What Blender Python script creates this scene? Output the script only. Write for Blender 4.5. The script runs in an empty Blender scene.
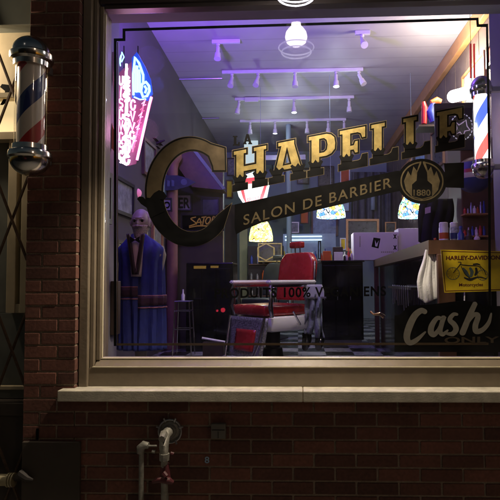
import bpy, bmesh, math, random
from mathutils import Matrix, Vector, noise
random.seed(7)
R = math.radians
SC = bpy.context.scene
COL = SC.collection
# ------------------------------------------------------------------ camera
F = 524.0; CX, CY = 278.0, 253.0
CAMP = Vector((0.0, -2.6, 1.5))
yaw = math.atan(0.037); pitch = math.atan(0.0515); roll = -0.006
CM = Matrix.Rotation(yaw, 3, 'Z') @ Matrix.Rotation(R(90) + pitch, 3, 'X') @ Matrix.Rotation(roll, 3, 'Z')
cd = bpy.data.cameras.new('camera'); cam = bpy.data.objects.new('camera', cd); COL.objects.link(cam)
cam.matrix_world = Matrix.Translation(CAMP) @ CM.to_4x4()
cd.sensor_width = 36; cd.lens = F / 500 * 36; cd.shift_x = (250 - CX) / 500; cd.shift_y = (CY - 250) / 500
cd.clip_start = 0.05; cd.clip_end = 500
SC.camera = cam
def at(px, py, Y):
    """point on the real plane y = Y that the photo shows at px, py"""
    d = CM @ Vector(((px - CX) / F, -(py - CY) / F, -1.0))
    return CAMP + d * ((Y - CAMP.y) / d.y)
def zat(py, Y, px=297): return at(px, py, Y).z
def xat(px, Y, py=280): return at(px, py, Y).x

# ------------------------------------------------------------------ materials
MATS = {}
def new_mat(n):
    m = bpy.data.materials.new(n); m.use_nodes = True
    return m, m.node_tree, m.node_tree.nodes['Principled BSDF']
def mat(n, col, rough=0.6, metal=0.0, spec=0.5, var=0.12, scale=12, bump=0.0, bscale=60, sheen=0.0, trans=0.0, coat=0.0):
    if n in MATS: return MATS[n]
    m, t, b = new_mat(n); N = t.nodes; L = t.links
    tc = N.new('ShaderNodeTexCoord')
    nz = N.new('ShaderNodeTexNoise'); nz.inputs['Scale'].default_value = scale; nz.inputs['Detail'].default_value = 5
    nz.inputs['Roughness'].default_value = 0.65
    L.new(tc.outputs['Object'], nz.inputs['Vector'])
    mp = N.new('ShaderNodeMapRange'); mp.inputs['From Min'].default_value = 0.25; mp.inputs['From Max'].default_value = 0.75
    mp.inputs['To Min'].default_value = 1 - var; mp.inputs['To Max'].default_value = 1 + var
    L.new(nz.outputs['Fac'], mp.inputs['Value'])
    mx = N.new('ShaderNodeVectorMath'); mx.operation = 'SCALE'
    mx.inputs[0].default_value = col; L.new(mp.outputs['Result'], mx.inputs['Scale'])
    L.new(mx.outputs['Vector'], b.inputs['Base Color'])
    r2 = N.new('ShaderNodeMapRange'); r2.inputs['To Min'].default_value = max(0.02, rough - 0.12); r2.inputs['To Max'].default_value = min(1, rough + 0.12)
    L.new(nz.outputs['Fac'], r2.inputs['Value']); L.new(r2.outputs['Result'], b.inputs['Roughness'])
    b.inputs['Metallic'].default_value = metal; b.inputs['Specular IOR Level'].default_value = spec
    if coat: b.inputs['Coat Weight'].default_value = coat
    if trans: b.inputs['Transmission Weight'].default_value = trans
    if bump:
        n2 = N.new('ShaderNodeTexNoise'); n2.inputs['Scale'].default_value = bscale; n2.inputs['Detail'].default_value = 4
        L.new(tc.outputs['Object'], n2.inputs['Vector'])
        bp = N.new('ShaderNodeBump'); bp.inputs['Strength'].default_value = bump; bp.inputs['Distance'].default_value = 0.01
        L.new(n2.outputs['Fac'], bp.inputs['Height']); L.new(bp.outputs['Normal'], b.inputs['Normal'])
    MATS[n] = m; return m
def emi(n, col, s, base=(0.08, 0.08, 0.08)):
    if n in MATS: return MATS[n]
    m, t, b = new_mat(n)
    b.inputs['Base Color'].default_value = (*base, 1); b.inputs['Emission Color'].default_value = (*col, 1)
    b.inputs['Emission Strength'].default_value = s
    MATS[n] = m; return m

M = dict(
 stone=mat('sill_stone', (0.52, 0.48, 0.39), 0.8, var=0.3, scale=14, bump=0.08, bscale=160),
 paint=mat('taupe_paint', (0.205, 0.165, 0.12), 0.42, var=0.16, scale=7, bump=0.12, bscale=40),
 bead=mat('pale_bead', (0.62, 0.56, 0.40), 0.35, var=0.12),
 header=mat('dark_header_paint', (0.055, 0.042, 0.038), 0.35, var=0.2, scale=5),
 black=mat('black_paint', (0.004, 0.004, 0.005), 0.8, spec=0.1, var=0.1),
 gold=mat('gold_leaf', (0.50, 0.38, 0.14), 0.42, metal=0.35, var=0.45, scale=16, bump=0.1, bscale=200),
 olddull=mat('dull_gold_paint', (0.19, 0.145, 0.075), 0.5, var=0.4, scale=30),
 greyletter=mat('grey_letter_paint', (0.34, 0.32, 0.28), 0.6, var=0.15, scale=40),
 brownline=mat('brown_line_paint', (0.10, 0.065, 0.03), 0.6),
 onlypaint=mat('faded_brown_paint', (0.07, 0.05, 0.03), 0.6),
 chrome=mat('chrome', (0.62, 0.60, 0.58), 0.16, metal=1.0, var=0.1, scale=18),
 steel=mat('brushed_steel', (0.42, 0.42, 0.44), 0.35, metal=0.9, var=0.15),
 ironblk=mat('black_iron', (0.035, 0.03, 0.03), 0.5, metal=0.5),
 rust=mat('rusty_bar', (0.10, 0.065, 0.045), 0.6, metal=0.4, var=0.4, scale=40),
 galv=mat('galvanised_pipe', (0.30, 0.29, 0.26), 0.55, metal=0.5, var=0.35, scale=30, bump=0.2),
 grey=mat('grey_painted_panel', (0.05, 0.038, 0.030), 0.7, var=0.2, scale=6, bump=0.2, bscale=30),
 redpaint=mat('red_valve_paint', (0.085, 0.018, 0.024), 0.5, var=0.3, scale=40),
 pavement=mat('pavement_concrete', (0.22, 0.21, 0.19), 0.9, var=0.2, scale=3, bump=0.3),
 asphalt=mat('asphalt', (0.05, 0.05, 0.052), 0.85, var=0.25, scale=5, bump=0.5, bscale=120),
 plaster=mat('pale_plaster', (0.22, 0.29, 0.32), 0.85, var=0.1, scale=4, bump=0.1),
 leftwall=mat('left_plaster', (0.16, 0.15, 0.19), 0.85, var=0.12, scale=4, bump=0.1),
 sidewood=mat('right_wall_boards', (0.13, 0.10, 0.08), 0.6, var=0.3, scale=6),
 tan=mat('tan_board', (0.085, 0.07, 0.05), 0.7, var=0.15),
 cream=mat('cream_paint', (0.55, 0.46, 0.30), 0.55, var=0.15, scale=6),
 greenish=mat('grey_green_soffit', (0.12, 0.13, 0.11), 0.7),
 white=mat('white_enamel', (0.86, 0.84, 0.82), 0.25, var=0.06),
 fixture=mat('white_fixture', (0.62, 0.60, 0.64), 0.4, var=0.05),
 redlea=mat('red_leather', (0.36, 0.018, 0.02), 0.27, var=0.3, scale=7, bump=0.6, bscale=9, coat=0.3),
 darklea=mat('dark_blue_leather', (0.03, 0.04, 0.055), 0.35, var=0.2, scale=10, bump=0.2, bscale=25),
 engraved=mat('engraved_metal', (0.30, 0.30, 0.31), 0.4, metal=0.6, var=0.95, scale=60, bump=0.9, bscale=70),
 blackgloss=mat('black_lacquer', (0.006, 0.006, 0.007), 0.12, var=0.1, coat=0.3),
 brownwood=mat('brown_wood', (0.12, 0.06, 0.035), 0.42, var=0.35, scale=9, bump=0.1),
 orangewood=mat('orange_wood', (0.42, 0.22, 0.08), 0.45, var=0.25, scale=9),
 column=mat('pink_cast_iron', (0.27, 0.12, 0.11), 0.5, var=0.15),
 bluecloth=mat('blue_cloth', (0.018, 0.030, 0.19), 0.75, var=0.25, scale=14, bump=0.4, bscale=30),
 maroon=mat('maroon_cloth', (0.045, 0.010, 0.03), 0.8, var=0.2),
 pinkline=mat('pink_piping', (0.34, 0.15, 0.15), 0.8),
 shirt=mat('cream_shirt', (0.55, 0.47, 0.35), 0.8),
 skin=mat('mannequin_skin', (0.25, 0.22, 0.17), 0.5, var=0.15, scale=25),
 hair=mat('grey_beard', (0.34, 0.29, 0.24), 0.9, var=0.3, scale=60, bump=0.8, bscale=150),
 darkbrown=mat('dark_brown', (0.045, 0.028, 0.02), 0.5, var=0.3),
 cardboard=mat('pale_carton', (0.66, 0.60, 0.68), 0.7, var=0.05),
 towel=mat('white_towel', (0.88, 0.88, 0.88), 0.95, var=0.06, bump=0.5, bscale=140),
 cape=mat('grey_denim_cloth', (0.20, 0.22, 0.26), 0.9, var=0.45, scale=26, bump=0.4, bscale=50),
 yellow=mat('yellow_tin', (0.88, 0.64, 0.02), 0.42, var=0.1, scale=14),
 tin_red=mat('dark_red_print', (0.13, 0.015, 0.01), 0.5),
 tin_black=mat('black_print', (0.02, 0.02, 0.02), 0.5),
 greenprint=mat('green_grey_print', (0.10, 0.16, 0.14), 0.5),
 paperpic=mat('picture_print', (0.20, 0.21, 0.22), 0.5, var=0.8, scale=14),
 bluepic=mat('blue_picture_print', (0.25, 0.38, 0.50), 0.4, var=0.5, scale=10),
 darkpic=mat('dark_picture_print', (0.04, 0.04, 0.045), 0.3, var=0.8, scale=20),
 orange=mat('orange_print', (0.62, 0.12, 0.02), 0.5),
 bluepl=mat('blue_plastic', (0.03, 0.05, 0.30), 0.4),
 redpl=mat('red_plastic', (0.50, 0.03, 0.02), 0.4),
 pinkpl=mat('pale_pink_label', (0.62, 0.45, 0.60), 0.5, var=0.1, scale=30),
 mortar=mat('mortar', (0.27, 0.21, 0.155), 0.95, var=0.25, scale=25, bump=0.6, bscale=150),
 carpaint=mat('dark_car_paint', (0.02, 0.02, 0.025), 0.25, coat=0.5),
 glassdark=mat('dark_glass', (0.01, 0.012, 0.015), 0.05),
 rubber=mat('rubber', (0.02, 0.02, 0.02), 0.8),
)
def brick_mat():
    m, t, b = new_mat('brick'); N = t.nodes; L = t.links
    g = N.new('ShaderNodeNewGeometry'); tc = N.new('ShaderNodeTexCoord')
    rp = N.new('ShaderNodeValToRGB'); e = rp.color_ramp.elements
    e[0].color = (0.085, 0.036, 0.028, 1); e[1].color = (0.195, 0.078, 0.055, 1)
    x = rp.color_ramp.elements.new(0.5); x.color = (0.135, 0.055, 0.041, 1)
    L.new(g.outputs['Random Per Island'], rp.inputs['Fac'])
    n = N.new('ShaderNodeTexNoise'); n.inputs['Scale'].default_value = 60; n.inputs['Detail'].default_value = 6
    L.new(tc.outputs['Object'], n.inputs['Vector'])
    n1 = N.new('ShaderNodeTexNoise'); n1.inputs['Scale'].default_value = 3.5; n1.inputs['Detail'].default_value = 4
    L.new(tc.outputs['Object'], n1.inputs['Vector'])
    ad = N.new('ShaderNodeMath'); ad.operation = 'ADD'; L.new(n.outputs['Fac'], ad.inputs[0]); L.new(n1.outputs['Fac'], ad.inputs[1])
    mp = N.new('ShaderNodeMapRange'); mp.inputs['From Min'].default_value = 0.6; mp.inputs['From Max'].default_value = 1.4
    mp.inputs['To Min'].default_value = 0.55; mp.inputs['To Max'].default_value = 1.4
    L.new(ad.outputs[0], mp.inputs['Value'])
    s = N.new('ShaderNodeVectorMath'); s.operation = 'SCALE'; L.new(rp.outputs['Color'], s.inputs[0]); L.new(mp.outputs['Result'], s.inputs['Scale'])
    L.new(s.outputs['Vector'], b.inputs['Base Color']); b.inputs['Roughness'].default_value = 0.85
    bp = N.new('ShaderNodeBump'); bp.inputs['Strength'].default_value = 0.3; bp.inputs['Distance'].default_value = 0.003
    L.new(n.outputs['Fac'], bp.inputs['Height']); L.new(bp.outputs['Normal'], b.inputs['Normal'])
    return m
M['brick'] = brick_mat()
def glass_mat(n='window_glass', base=0.06, tint=(1, 1, 1), dust_haze=0):
    m = bpy.data.materials.new(n); m.use_nodes = True; t = m.node_tree; N = t.nodes; L = t.links
    N.remove(N['Principled BSDF'])
    tr = N.new('ShaderNodeBsdfTransparent'); tr.inputs['Color'].default_value = (*tint, 1)
    gl = N.new('ShaderNodeBsdfGlossy'); gl.inputs['Roughness'].default_value = 0.0
    lw = N.new('ShaderNodeLayerWeight'); lw.inputs['Blend'].default_value = 0.5
    p = N.new('ShaderNodeMath'); p.operation = 'POWER'; L.new(lw.outputs['Facing'], p.inputs[0]); p.inputs[1].default_value = 4
    a = N.new('ShaderNodeMath'); a.operation = 'MULTIPLY_ADD'; L.new(p.outputs[0], a.inputs[0]); a.inputs[1].default_value = 0.7; a.inputs[2].default_value = base
    mx = N.new('ShaderNodeMixShader'); L.new(a.outputs[0], mx.inputs[0]); L.new(tr.outputs[0], mx.inputs[1]); L.new(gl.outputs[0], mx.inputs[2])
    if dust_haze:  # diffuse film: smears on the pane, plus a veil of haze painted in
        df = N.new('ShaderNodeBsdfDiffuse'); df.inputs['Color'].default_value = (.8, .8, .8, 1)
        tc = N.new('ShaderNodeTexCoord'); n1 = N.new('ShaderNodeTexNoise'); n1.inputs['Scale'].default_value = 3.2; n1.inputs['Detail'].default_value = 8; n1.inputs['Distortion'].default_value = 1.2
        L.new(tc.outputs['Object'], n1.inputs['Vector'])
        mr = N.new('ShaderNodeMapRange'); mr.inputs['From Min'].default_value = .42; mr.inputs['From Max'].default_value = .75; mr.inputs['To Min'].default_value = dust_haze*.25; mr.inputs['To Max'].default_value = dust_haze*2
        L.new(n1.outputs['Fac'], mr.inputs['Value'])
        m2 = N.new('ShaderNodeMixShader'); L.new(mr.outputs[0], m2.inputs[0]); L.new(mx.outputs[0], m2.inputs[1]); L.new(df.outputs[0], m2.inputs[2]); mx = m2
    L.new(mx.outputs[0], N['Material Output'].inputs['Surface'])
    return m
M['glass'] = glass_mat(dust_haze=0.0042)
M['globe'] = glass_mat('clear_globe_glass', 0.06, (0.97, 0.97, 0.97))
def stripes_mat(n, period, emis=0.0, phase=0.0):
    """barber stripes: a helix round the object's own z axis"""
    m, t, b = new_mat(n); N = t.nodes; L = t.links
    tc = N.new('ShaderNodeTexCoord'); sp = N.new('ShaderNodeSeparateXYZ'); L.new(tc.outputs['Object'], sp.inputs[0])
    an = N.new('ShaderNodeMath'); an.operation = 'ARCTAN2'; L.new(sp.outputs['Y'], an.inputs[0]); L.new(sp.outputs['X'], an.inputs[1])
    d = N.new('ShaderNodeMath'); d.operation = 'DIVIDE'; L.new(an.outputs[0], d.inputs[0]); d.inputs[1].default_value = 2 * math.pi
    z = N.new('ShaderNodeMath'); z.operation = 'MULTIPLY_ADD'; L.new(sp.outputs['Z'], z.inputs[0]); z.inputs[1].default_value = -1 / period; z.inputs[2].default_value = phase
    a = N.new('ShaderNodeMath'); a.operation = 'ADD'; L.new(d.outputs[0], a.inputs[0]); L.new(z.outputs[0], a.inputs[1])
    f = N.new('ShaderNodeMath'); f.operation = 'FRACT'; L.new(a.outputs[0], f.inputs[0])
    rp = N.new('ShaderNodeValToRGB'); rp.color_ramp.interpolation = 'CONSTANT'; e = rp.color_ramp.elements
    e[0].position = 0; e[0].color = (0.45, 0.035, 0.03, 1); e[1].position = 0.22; e[1].color = (0.72, 0.64, 0.55, 1)
    q = e.new(0.5); q.color = (0.02, 0.035, 0.17, 1); q = e.new(0.74); q.color = (0.72, 0.64, 0.55, 1)
    L.new(f.outputs[0], rp.inputs['Fac'])
    L.new(rp.outputs['Color'], b.inputs['Base Color']); b.inputs['Roughness'].default_value = 0.3
    if emis:
        L.new(rp.outputs['Color'], b.inputs['Emission Color']); b.inputs['Emission Strength'].default_value = emis
    return m
def stained_mat(n, s, scale=26, pal=None):
    m, t, b = new_mat(n); N = t.nodes; L = t.links
    tc = N.new('ShaderNodeTexCoord'); v = N.new('ShaderNodeTexVoronoi'); v.inputs['Scale'].default_value = scale
    L.new(tc.outputs['Object'], v.inputs['Vector'])
    sp = N.new('ShaderNodeSeparateColor'); L.new(v.outputs['Color'], sp.inputs[0])
    rp = N.new('ShaderNodeValToRGB'); rp.color_ramp.interpolation = 'CONSTANT'; e = rp.color_ramp.elements
    pal = pal or [(0.75, 0.9, 0.9), (0.1, 0.3, 0.8), (0.7, 0.9, 0.85), (0.9, 0.6, 0.1), (0.2, 0.6, 0.35), (0.8, 0.95, 0.95)]
    e[0].color = (*pal[0], 1); e[1].position = 1 / len(pal); e[1].color = (*pal[1], 1)
    for i in range(2, len(pal)): q = e.new(i / len(pal)); q.color = (*pal[i], 1)
    L.new(sp.outputs[0], rp.inputs['Fac'])
    v2 = N.new('ShaderNodeTexVoronoi'); v2.feature = 'DISTANCE_TO_EDGE'; v2.inputs['Scale'].default_value = scale; L.new(tc.outputs['Object'], v2.inputs['Vector'])
    g = N.new('ShaderNodeMath'); g.operation = 'GREATER_THAN'; g.inputs[1].default_value = 0.05; L.new(v2.outputs['Distance'], g.inputs[0])
    mu = N.new('ShaderNodeVectorMath'); mu.operation = 'SCALE'; L.new(rp.outputs['Color'], mu.inputs[0]); L.new(g.outputs[0], mu.inputs['Scale'])
    L.new(mu.outputs['Vector'], b.inputs['Base Color']); L.new(mu.outputs['Vector'], b.inputs['Emission Color']); b.inputs['Emission Strength'].default_value = s
    return m
def checker_mat():
    m, t, b = new_mat('checker_tiles'); N = t.nodes; L = t.links
    tc = N.new('ShaderNodeTexCoord'); c = N.new('ShaderNodeTexChecker'); c.inputs['Scale'].default_value = 1 / 0.3
    c.inputs['Color1'].default_value = (0.02, 0.02, 0.022, 1); c.inputs['Color2'].default_value = (0.26, 0.27, 0.30, 1)
    L.new(tc.outputs['Object'], c.inputs['Vector'])
    n = N.new('ShaderNodeTexNoise'); n.inputs['Scale'].default_value = 6; n.inputs['Detail'].default_value = 6; L.new(tc.outputs['Object'], n.inputs['Vector'])
    r = N.new('ShaderNodeMapRange'); r.inputs['To Min'].default_value = 0.15; r.inputs['To Max'].default_value = 0.45; L.new(n.outputs['Fac'], r.inputs['Value'])
    L.new(c.outputs['Color'], b.inputs['Base Color']); L.new(r.outputs[0], b.inputs['Roughness'])
    return m
def ceiling_mat():
    m, t, b = new_mat('ceiling_boards'); N = t.nodes; L = t.links
    tc = N.new('ShaderNodeTexCoord'); w = N.new('ShaderNodeTexWave'); w.bands_direction = 'Y'; w.inputs['Scale'].default_value = 1.1
    L.new(tc.outputs['Object'], w.inputs['Vector'])
    g = N.new('ShaderNodeMapRange'); g.inputs['From Min'].default_value = 0; g.inputs['From Max'].default_value = 0.02; g.inputs['To Min'].default_value = 0.82; L.new(w.outputs['Fac'], g.inputs['Value'])
    n = N.new('ShaderNodeTexNoise'); n.inputs['Scale'].default_value = 2.2; n.inputs['Detail'].default_value = 5; L.new(tc.outputs['Object'], n.inputs['Vector'])
    r = N.new('ShaderNodeMapRange'); r.inputs['To Min'].default_value = 0.75; r.inputs['To Max'].default_value = 1.1; L.new(n.outputs['Fac'], r.inputs['Value'])
    mu = N.new('ShaderNodeMath'); mu.operation = 'MULTIPLY'; L.new(g.outputs[0], mu.inputs[0]); L.new(r.outputs[0], mu.inputs[1])
    s = N.new('ShaderNodeVectorMath'); s.operation = 'SCALE'; s.inputs[0].default_value = (0.42, 0.40, 0.42); L.new(mu.outputs[0], s.inputs['Scale'])
    L.new(s.outputs['Vector'], b.inputs['Base Color']); b.inputs['Roughness'].default_value = 0.55
    return m
M['checker'] = checker_mat(); M['ceiling'] = ceiling_mat()

# ------------------------------------------------------------------ builders
def tag(o, label=None, cat=None, group=None, kind=None):
    if label: o['label'] = label
    if cat: o['category'] = cat
    if group: o['group'] = group
    if kind: o['kind'] = kind
    return o
def thing(name, loc, label, cat, group=None, rz=0):
    o = bpy.data.objects.new(name, None); COL.objects.link(o); o.location = loc; o.rotation_euler.z = rz
    o.empty_display_size = 0.1
    return tag(o, label, cat, group)
def root_of(o):
    off = Vector((0, 0, 0)); rz = 0
    while o is not None:
        off = off + Vector(o.location); rz += o.rotation_euler.z; o = o.parent
    return off, rz
class MB:
    """collects shapes; build() links ONE mesh. local=True: vertices are already in the parent's frame"""
    def __init__(s): s.bm = bmesh.new()
    def box(s, a, b, bev=0.0):
        x0, y0, z0 = [min(p, q) for p, q in zip(a, b)]; x1, y1, z1 = [max(p, q) for p, q in zip(a, b)]
        vs = [s.bm.verts.new(p) for p in [(x0,y0,z0),(x1,y0,z0),(x1,y1,z0),(x0,y1,z0),(x0,y0,z1),(x1,y0,z1),(x1,y1,z1),(x0,y1,z1)]]
        fs = [s.bm.faces.new([vs[i] for i in f]) for f in [(0,3,2,1),(4,5,6,7),(0,1,5,4),(1,2,6,5),(2,3,7,6),(3,0,4,7)]]
        if bev:
            es = list({e for f in fs for e in f.edges})
            bmesh.ops.bevel(s.bm, geom=es, offset=bev, segments=2, affect='EDGES', profile=0.5)
        return s
    def prism(s, pts, y0, y1):
        """polygon of (x, z) extruded from y0 to y1"""
        a = [s.bm.verts.new((x, y0, z)) for x, z in pts]; b = [s.bm.verts.new((x, y1, z)) for x, z in pts]
        s.bm.faces.new(a); s.bm.faces.new(b[::-1]); n = len(pts)
        for i in range(n): s.bm.faces.new([a[i], b[i], b[(i+1) % n], a[(i+1) % n]])
        return s
    def tube(s, pts, r, seg=10, closed=False, caps=True):
        pts = [Vector(p) for p in pts]; n = len(pts); rings = []
        rr = r if isinstance(r, (list, tuple)) else [r] * n
        up = None
        for i, p in enumerate(pts):
            if closed: d = pts[(i+1) % n] - pts[i-1]
            else: d = pts[min(i+1, n-1)] - pts[max(i-1, 0)]
            d.normalize()
            if up is None:
                up = Vector((0, 0, 1)) if abs(d.z) < 0.9 else Vector((1, 0, 0))
            u = (up - d * up.dot(d)).normalized(); v = d.cross(u); up = u
            rings.append([s.bm.verts.new(p + (u * math.cos(2*math.pi*k/seg) + v * math.sin(2*math.pi*k/seg)) * rr[i]) for k in range(seg)])
        m = n if closed else n - 1
        for i in range(m):
            A, B = rings[i], rings[(i+1) % n]
            for k in range(seg): s.bm.faces.new([A[k], A[(k+1) % seg], B[(k+1) % seg], B[k]])
        if caps and not closed: s.bm.faces.new(rings[0][::-1]); s.bm.faces.new(rings[-1])
        return s
    def lathe(s, prof, c=(0, 0, 0), axis='Z', seg=24, a0=0, a1=2*math.pi):
        """prof: list of (radius, height)"""
        full = abs(a1 - a0 - 2*math.pi) < 1e-6; ns = seg if full else seg + 1; rings = []
        for r, h in prof:
            ring = []
            for k in range(ns):
                a = a0 + (a1 - a0) * k / seg; x, y = r*math.cos(a), r*math.sin(a)
                p = {'Z': (x, y, h), 'Y': (x, h, y), 'X': (h, x, y)}[axis]
                ring.append(s.bm.verts.new((c[0]+p[0], c[1]+p[1], c[2]+p[2])))
            rings.append(ring)
        for A, B in zip(rings, rings[1:]):
            for k in range(seg): s.bm.faces.new([A[k], A[(k+1) % ns], B[(k+1) % ns], B[k]])
        for ring, rv in ((rings[0], True), (rings[-1], False)):
            if full and (ring[0].co - ring[seg//2].co).length > 1e-5: s.bm.faces.new(ring[::-1] if rv else ring)
        return s
    def grid(s, fn, nu, nv):
        g = [[s.bm.verts.new(fn(i/nu, j/nv)) for j in range(nv+1)] for i in range(nu+1)]
        for i in range(nu):
            for j in range(nv): s.bm.faces.new([g[i][j], g[i+1][j], g[i+1][j+1], g[i][j+1]])
        return s
    def build(s, name, m, parent=None, smooth=False, local=False, solid=0.0, sub=0, **tags):
        bmesh.ops.remove_doubles(s.bm, verts=s.bm.verts, dist=1e-6)
        bmesh.ops.recalc_face_normals(s.bm, faces=s.bm.faces)
        if parent is not None and not local:
            off, rz = root_of(parent)
            bmesh.ops.transform(s.bm, matrix=Matrix.Rotation(-rz, 4, 'Z') @ Matrix.Translation(-off), verts=s.bm.verts)
        me = bpy.data.meshes.new(name); s.bm.to_mesh(me); s.bm.free()
        if isinstance(m, str): m = M[m]
        me.materials.append(m)
        if smooth:
            for p in me.polygons: p.use_smooth = True
        o = bpy.data.objects.new(name, me); COL.objects.link(o); o.parent = parent
        if smooth and not sub:
            try: me.set_sharp_from_angle(angle=R(38))
            except Exception: pass
        if solid:
            md = o.modifiers.new('thickness', 'SOLIDIFY'); md.thickness = solid
        if sub:
            md = o.modifiers.new('smooth', 'SUBSURF'); md.levels = sub; md.render_levels = sub
        return tag(o, **tags)
# flat shapes given in photo pixels but standing on the real plane y = Y
def curve_mesh(polys=None, text=None, offset=0.0, thick=0.0, space=1.0):
    if text is not None:
        c = bpy.data.curves.new('t', 'FONT'); c.body = text; c.space_character = space; c.resolution_u = 6
    else:
        c = bpy.data.curves.new('t', 'CURVE'); c.dimensions = '2D'; c.fill_mode = 'BOTH'
        for P in polys:
            sp = c.splines.new('POLY'); sp.points.add(len(P) - 1); sp.use_cyclic_u = True
            for q, p in zip(sp.points, P): q.co = (p[0], -p[1], 0, 1)
    c.offset = offset; c.extrude = thick
    o = bpy.data.objects.new('t', c); COL.objects.link(o)
    dg = bpy.context.evaluated_depsgraph_get(); dg.update()
    me = bpy.data.meshes.new_from_object(o.evaluated_get(dg))
    bpy.data.objects.remove(o); bpy.data.curves.remove(c)
    return me
def place_px(me, name, m, Y, parent=None, mapping=None, clip=None, **tags):
    """me: vertices (px, -py, t).  t runs into depth around Y"""
    bm = bmesh.new(); bm.from_mesh(me); bpy.data.meshes.remove(me)
    bmesh.ops.remove_doubles(bm, verts=bm.verts, dist=1e-6)
    if mapping: 
        for v in bm.verts: v.co = mapping(v.co)
    if clip:
        bmesh.ops.bisect_plane(bm, geom=bm.verts[:] + bm.edges[:] + bm.faces[:], plane_co=clip[0], plane_no=clip[1], clear_inner=True)
    for v in bm.verts:
        p = at(v.co.x, -v.co.y, Y); v.co = Vector((p.x, p.y - v.co.z, p.z))
    if parent is not None:
        off, rz = root_of(parent)
        for v in bm.verts: v.co = Matrix.Rotation(-rz, 3, 'Z') @ (v.co - off)
    bmesh.ops.recalc_face_normals(bm, faces=bm.faces)
    o_me = bpy.data.meshes.new(name); bm.to_mesh(o_me); bm.free()
    o_me.materials.append(M[m] if isinstance(m, str) else m)
    o = bpy.data.objects.new(name, o_me); COL.objects.link(o); o.parent = parent
    return tag(o, **tags)
def shape(name, polys, m, Y, parent=None, offset=0.0, thick=0.0003, clip=None, **tags):
    if isinstance(polys, Stroke): return place_px(stroke_mesh(polys), name, m, Y, parent, **tags)
    if polys and not isinstance(polys[0][0], (tuple, list)): polys = [polys]
    return place_px(curve_mesh(polys=polys, offset=offset, thick=thick), name, m, Y, parent, clip=clip, **tags)
def words(name, txt, m, Y, a, b, h, parent=None, offset=0.0, thick=0.0003, space=1.0, slant=0.0, **tags):
    """text whose baseline runs from pixel a to pixel b, capital height h pixels"""
    me = curve_mesh(text=txt, offset=offset, thick=thick, space=space)
    xs = [v.co.x for v in me.vertices]; ys = [v.co.y for v in me.vertices]
    x0, x1, y1 = min(xs), max(xs), max(ys)
    def mp(c):
        u = (c.x - x0) / (x1 - x0); v = c.y / y1
        return Vector((a[0] + (b[0]-a[0])*u + slant*v*h, -(a[1] + (b[1]-a[1])*u) + v*h, c.z))
    return place_px(me, name, m, Y, parent, mapping=mp, **tags)
class Stroke(list): pass
def stroke_mesh(PW):
    bm = bmesh.new(); d = 0.0
    for (p, w), (q, w2) in zip(PW, PW[1:]):
        t = q - p
        if t.length < 1e-6: continue
        t.normalize(); n = Vector((-t.y, t.x)); d += 6e-6
        bm.faces.new([bm.verts.new((c.x, -c.y, d)) for c in (p+n*w/2, q+n*w2/2, q-n*w2/2, p-n*w/2)])
        d += 6e-6
        bm.faces.new([bm.verts.new((q.x+w2/2*math.cos(a), -(q.y+w2/2*math.sin(a)), d)) for a in [k*math.pi/8 for k in range(16)]])
    me = bpy.data.meshes.new('s'); bm.to_mesh(me); bm.free(); return me
def stroke(pts, ws):
    """outline polygon of a brush stroke through pts (pixels) with widths ws, smoothed"""
    P = []; n = len(pts)
    for i in range(n - 1):
        p0 = Vector(pts[max(i-1, 0)]); p1 = Vector(pts[i]); p2 = Vector(pts[i+1]); p3 = Vector(pts[min(i+2, n-1)])
        for k in range(6):
            t = k / 6
            q = 0.5 * ((2*p1) + (p2-p0)*t + (2*p0-5*p1+4*p2-p3)*t*t + (3*p1-p0-3*p2+p3)*t**3)
            P.append((q, ws[i] + (ws[i+1]-ws[i])*t))
    P.append((Vector(pts[-1]), ws[-1])); A = []; B = []
    for i, (q, w) in enumerate(P):
        d = (P[min(i+1, len(P)-1)][0] - P[max(i-1, 0)][0]).normalized(); nn = Vector((-d.y, d.x)) * w / 2
        A.append(tuple(q + nn)); B.append(tuple(q - nn))
    r = Stroke(P); return r
def lamp(kind, loc, col, w, r=0.05, name='light', parent=None, **kw):
    l = bpy.data.lights.new(name, kind); l.color = col; l.energy = w
    if kind == 'AREA': l.size = r
    else: l.shadow_soft_size = r
    for k, v in kw.items(): setattr(l, k, v)
    o = bpy.data.objects.new(name, l); COL.objects.link(o)
    if parent is not None:
        off, rz = root_of(parent); o.parent = parent; o.location = Vector(loc) - off
    else: o.location = loc
    return o

# ------------------------------------------------------------------ setting
HZ = 2.7; ZF = 0.70; ZC = 1.5 + HZ; XL = -1.555; XR = 1.87; YB = 8.3; YG = 0.12
MB().box((-12, -2.9, -0.12), (12, 0.3, 0)).build('pavement', 'pavement', kind='structure')
MB().box((-60, -60, -0.16), (60, 60, -0.124)).build('road', 'asphalt', kind='structure')
MB().box((-12, -3.05, -0.12), (12, -2.904, 0.01)).build('kerb', 'stone', kind='structure')
MB().box((XL-.3, 0.30, ZF-0.1), (XR+.3, YB+.1, ZF)).build('floor', 'checker', kind='structure')
MB().box((XL-.3, 0.16, ZC), (XR+.3, YB+.1, ZC+0.1)).build('ceiling', 'ceiling', kind='structure')
MB().box((XL-.3, YB, ZF), (XR+.3, YB+.12, ZC-.002)).build('back_wall', 'plaster', label='pale bluish plaster wall at the far end of the shop', cat='wall')
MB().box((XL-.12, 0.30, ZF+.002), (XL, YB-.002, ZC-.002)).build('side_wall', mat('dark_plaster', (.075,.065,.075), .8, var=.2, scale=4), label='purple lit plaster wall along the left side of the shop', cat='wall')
w = thing('side_wall', (XR, 0, ZF), 'dark boarded wall along the right side of the shop', 'wall')
mb = MB()
for k in range(40):
    y = 0.32 + k*0.2; mb.box((XR + (k % 2)*0.003, y, ZF+.002), (XR+.1, y+0.194, ZC-.1))
mb.build('boards', 'sidewood', w)
MB().box((XR+.02, 0.3, ZF+.003), (XR+.12, YB-.003, ZC-.003)).build('backing', 'darkbrown', w)
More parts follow.
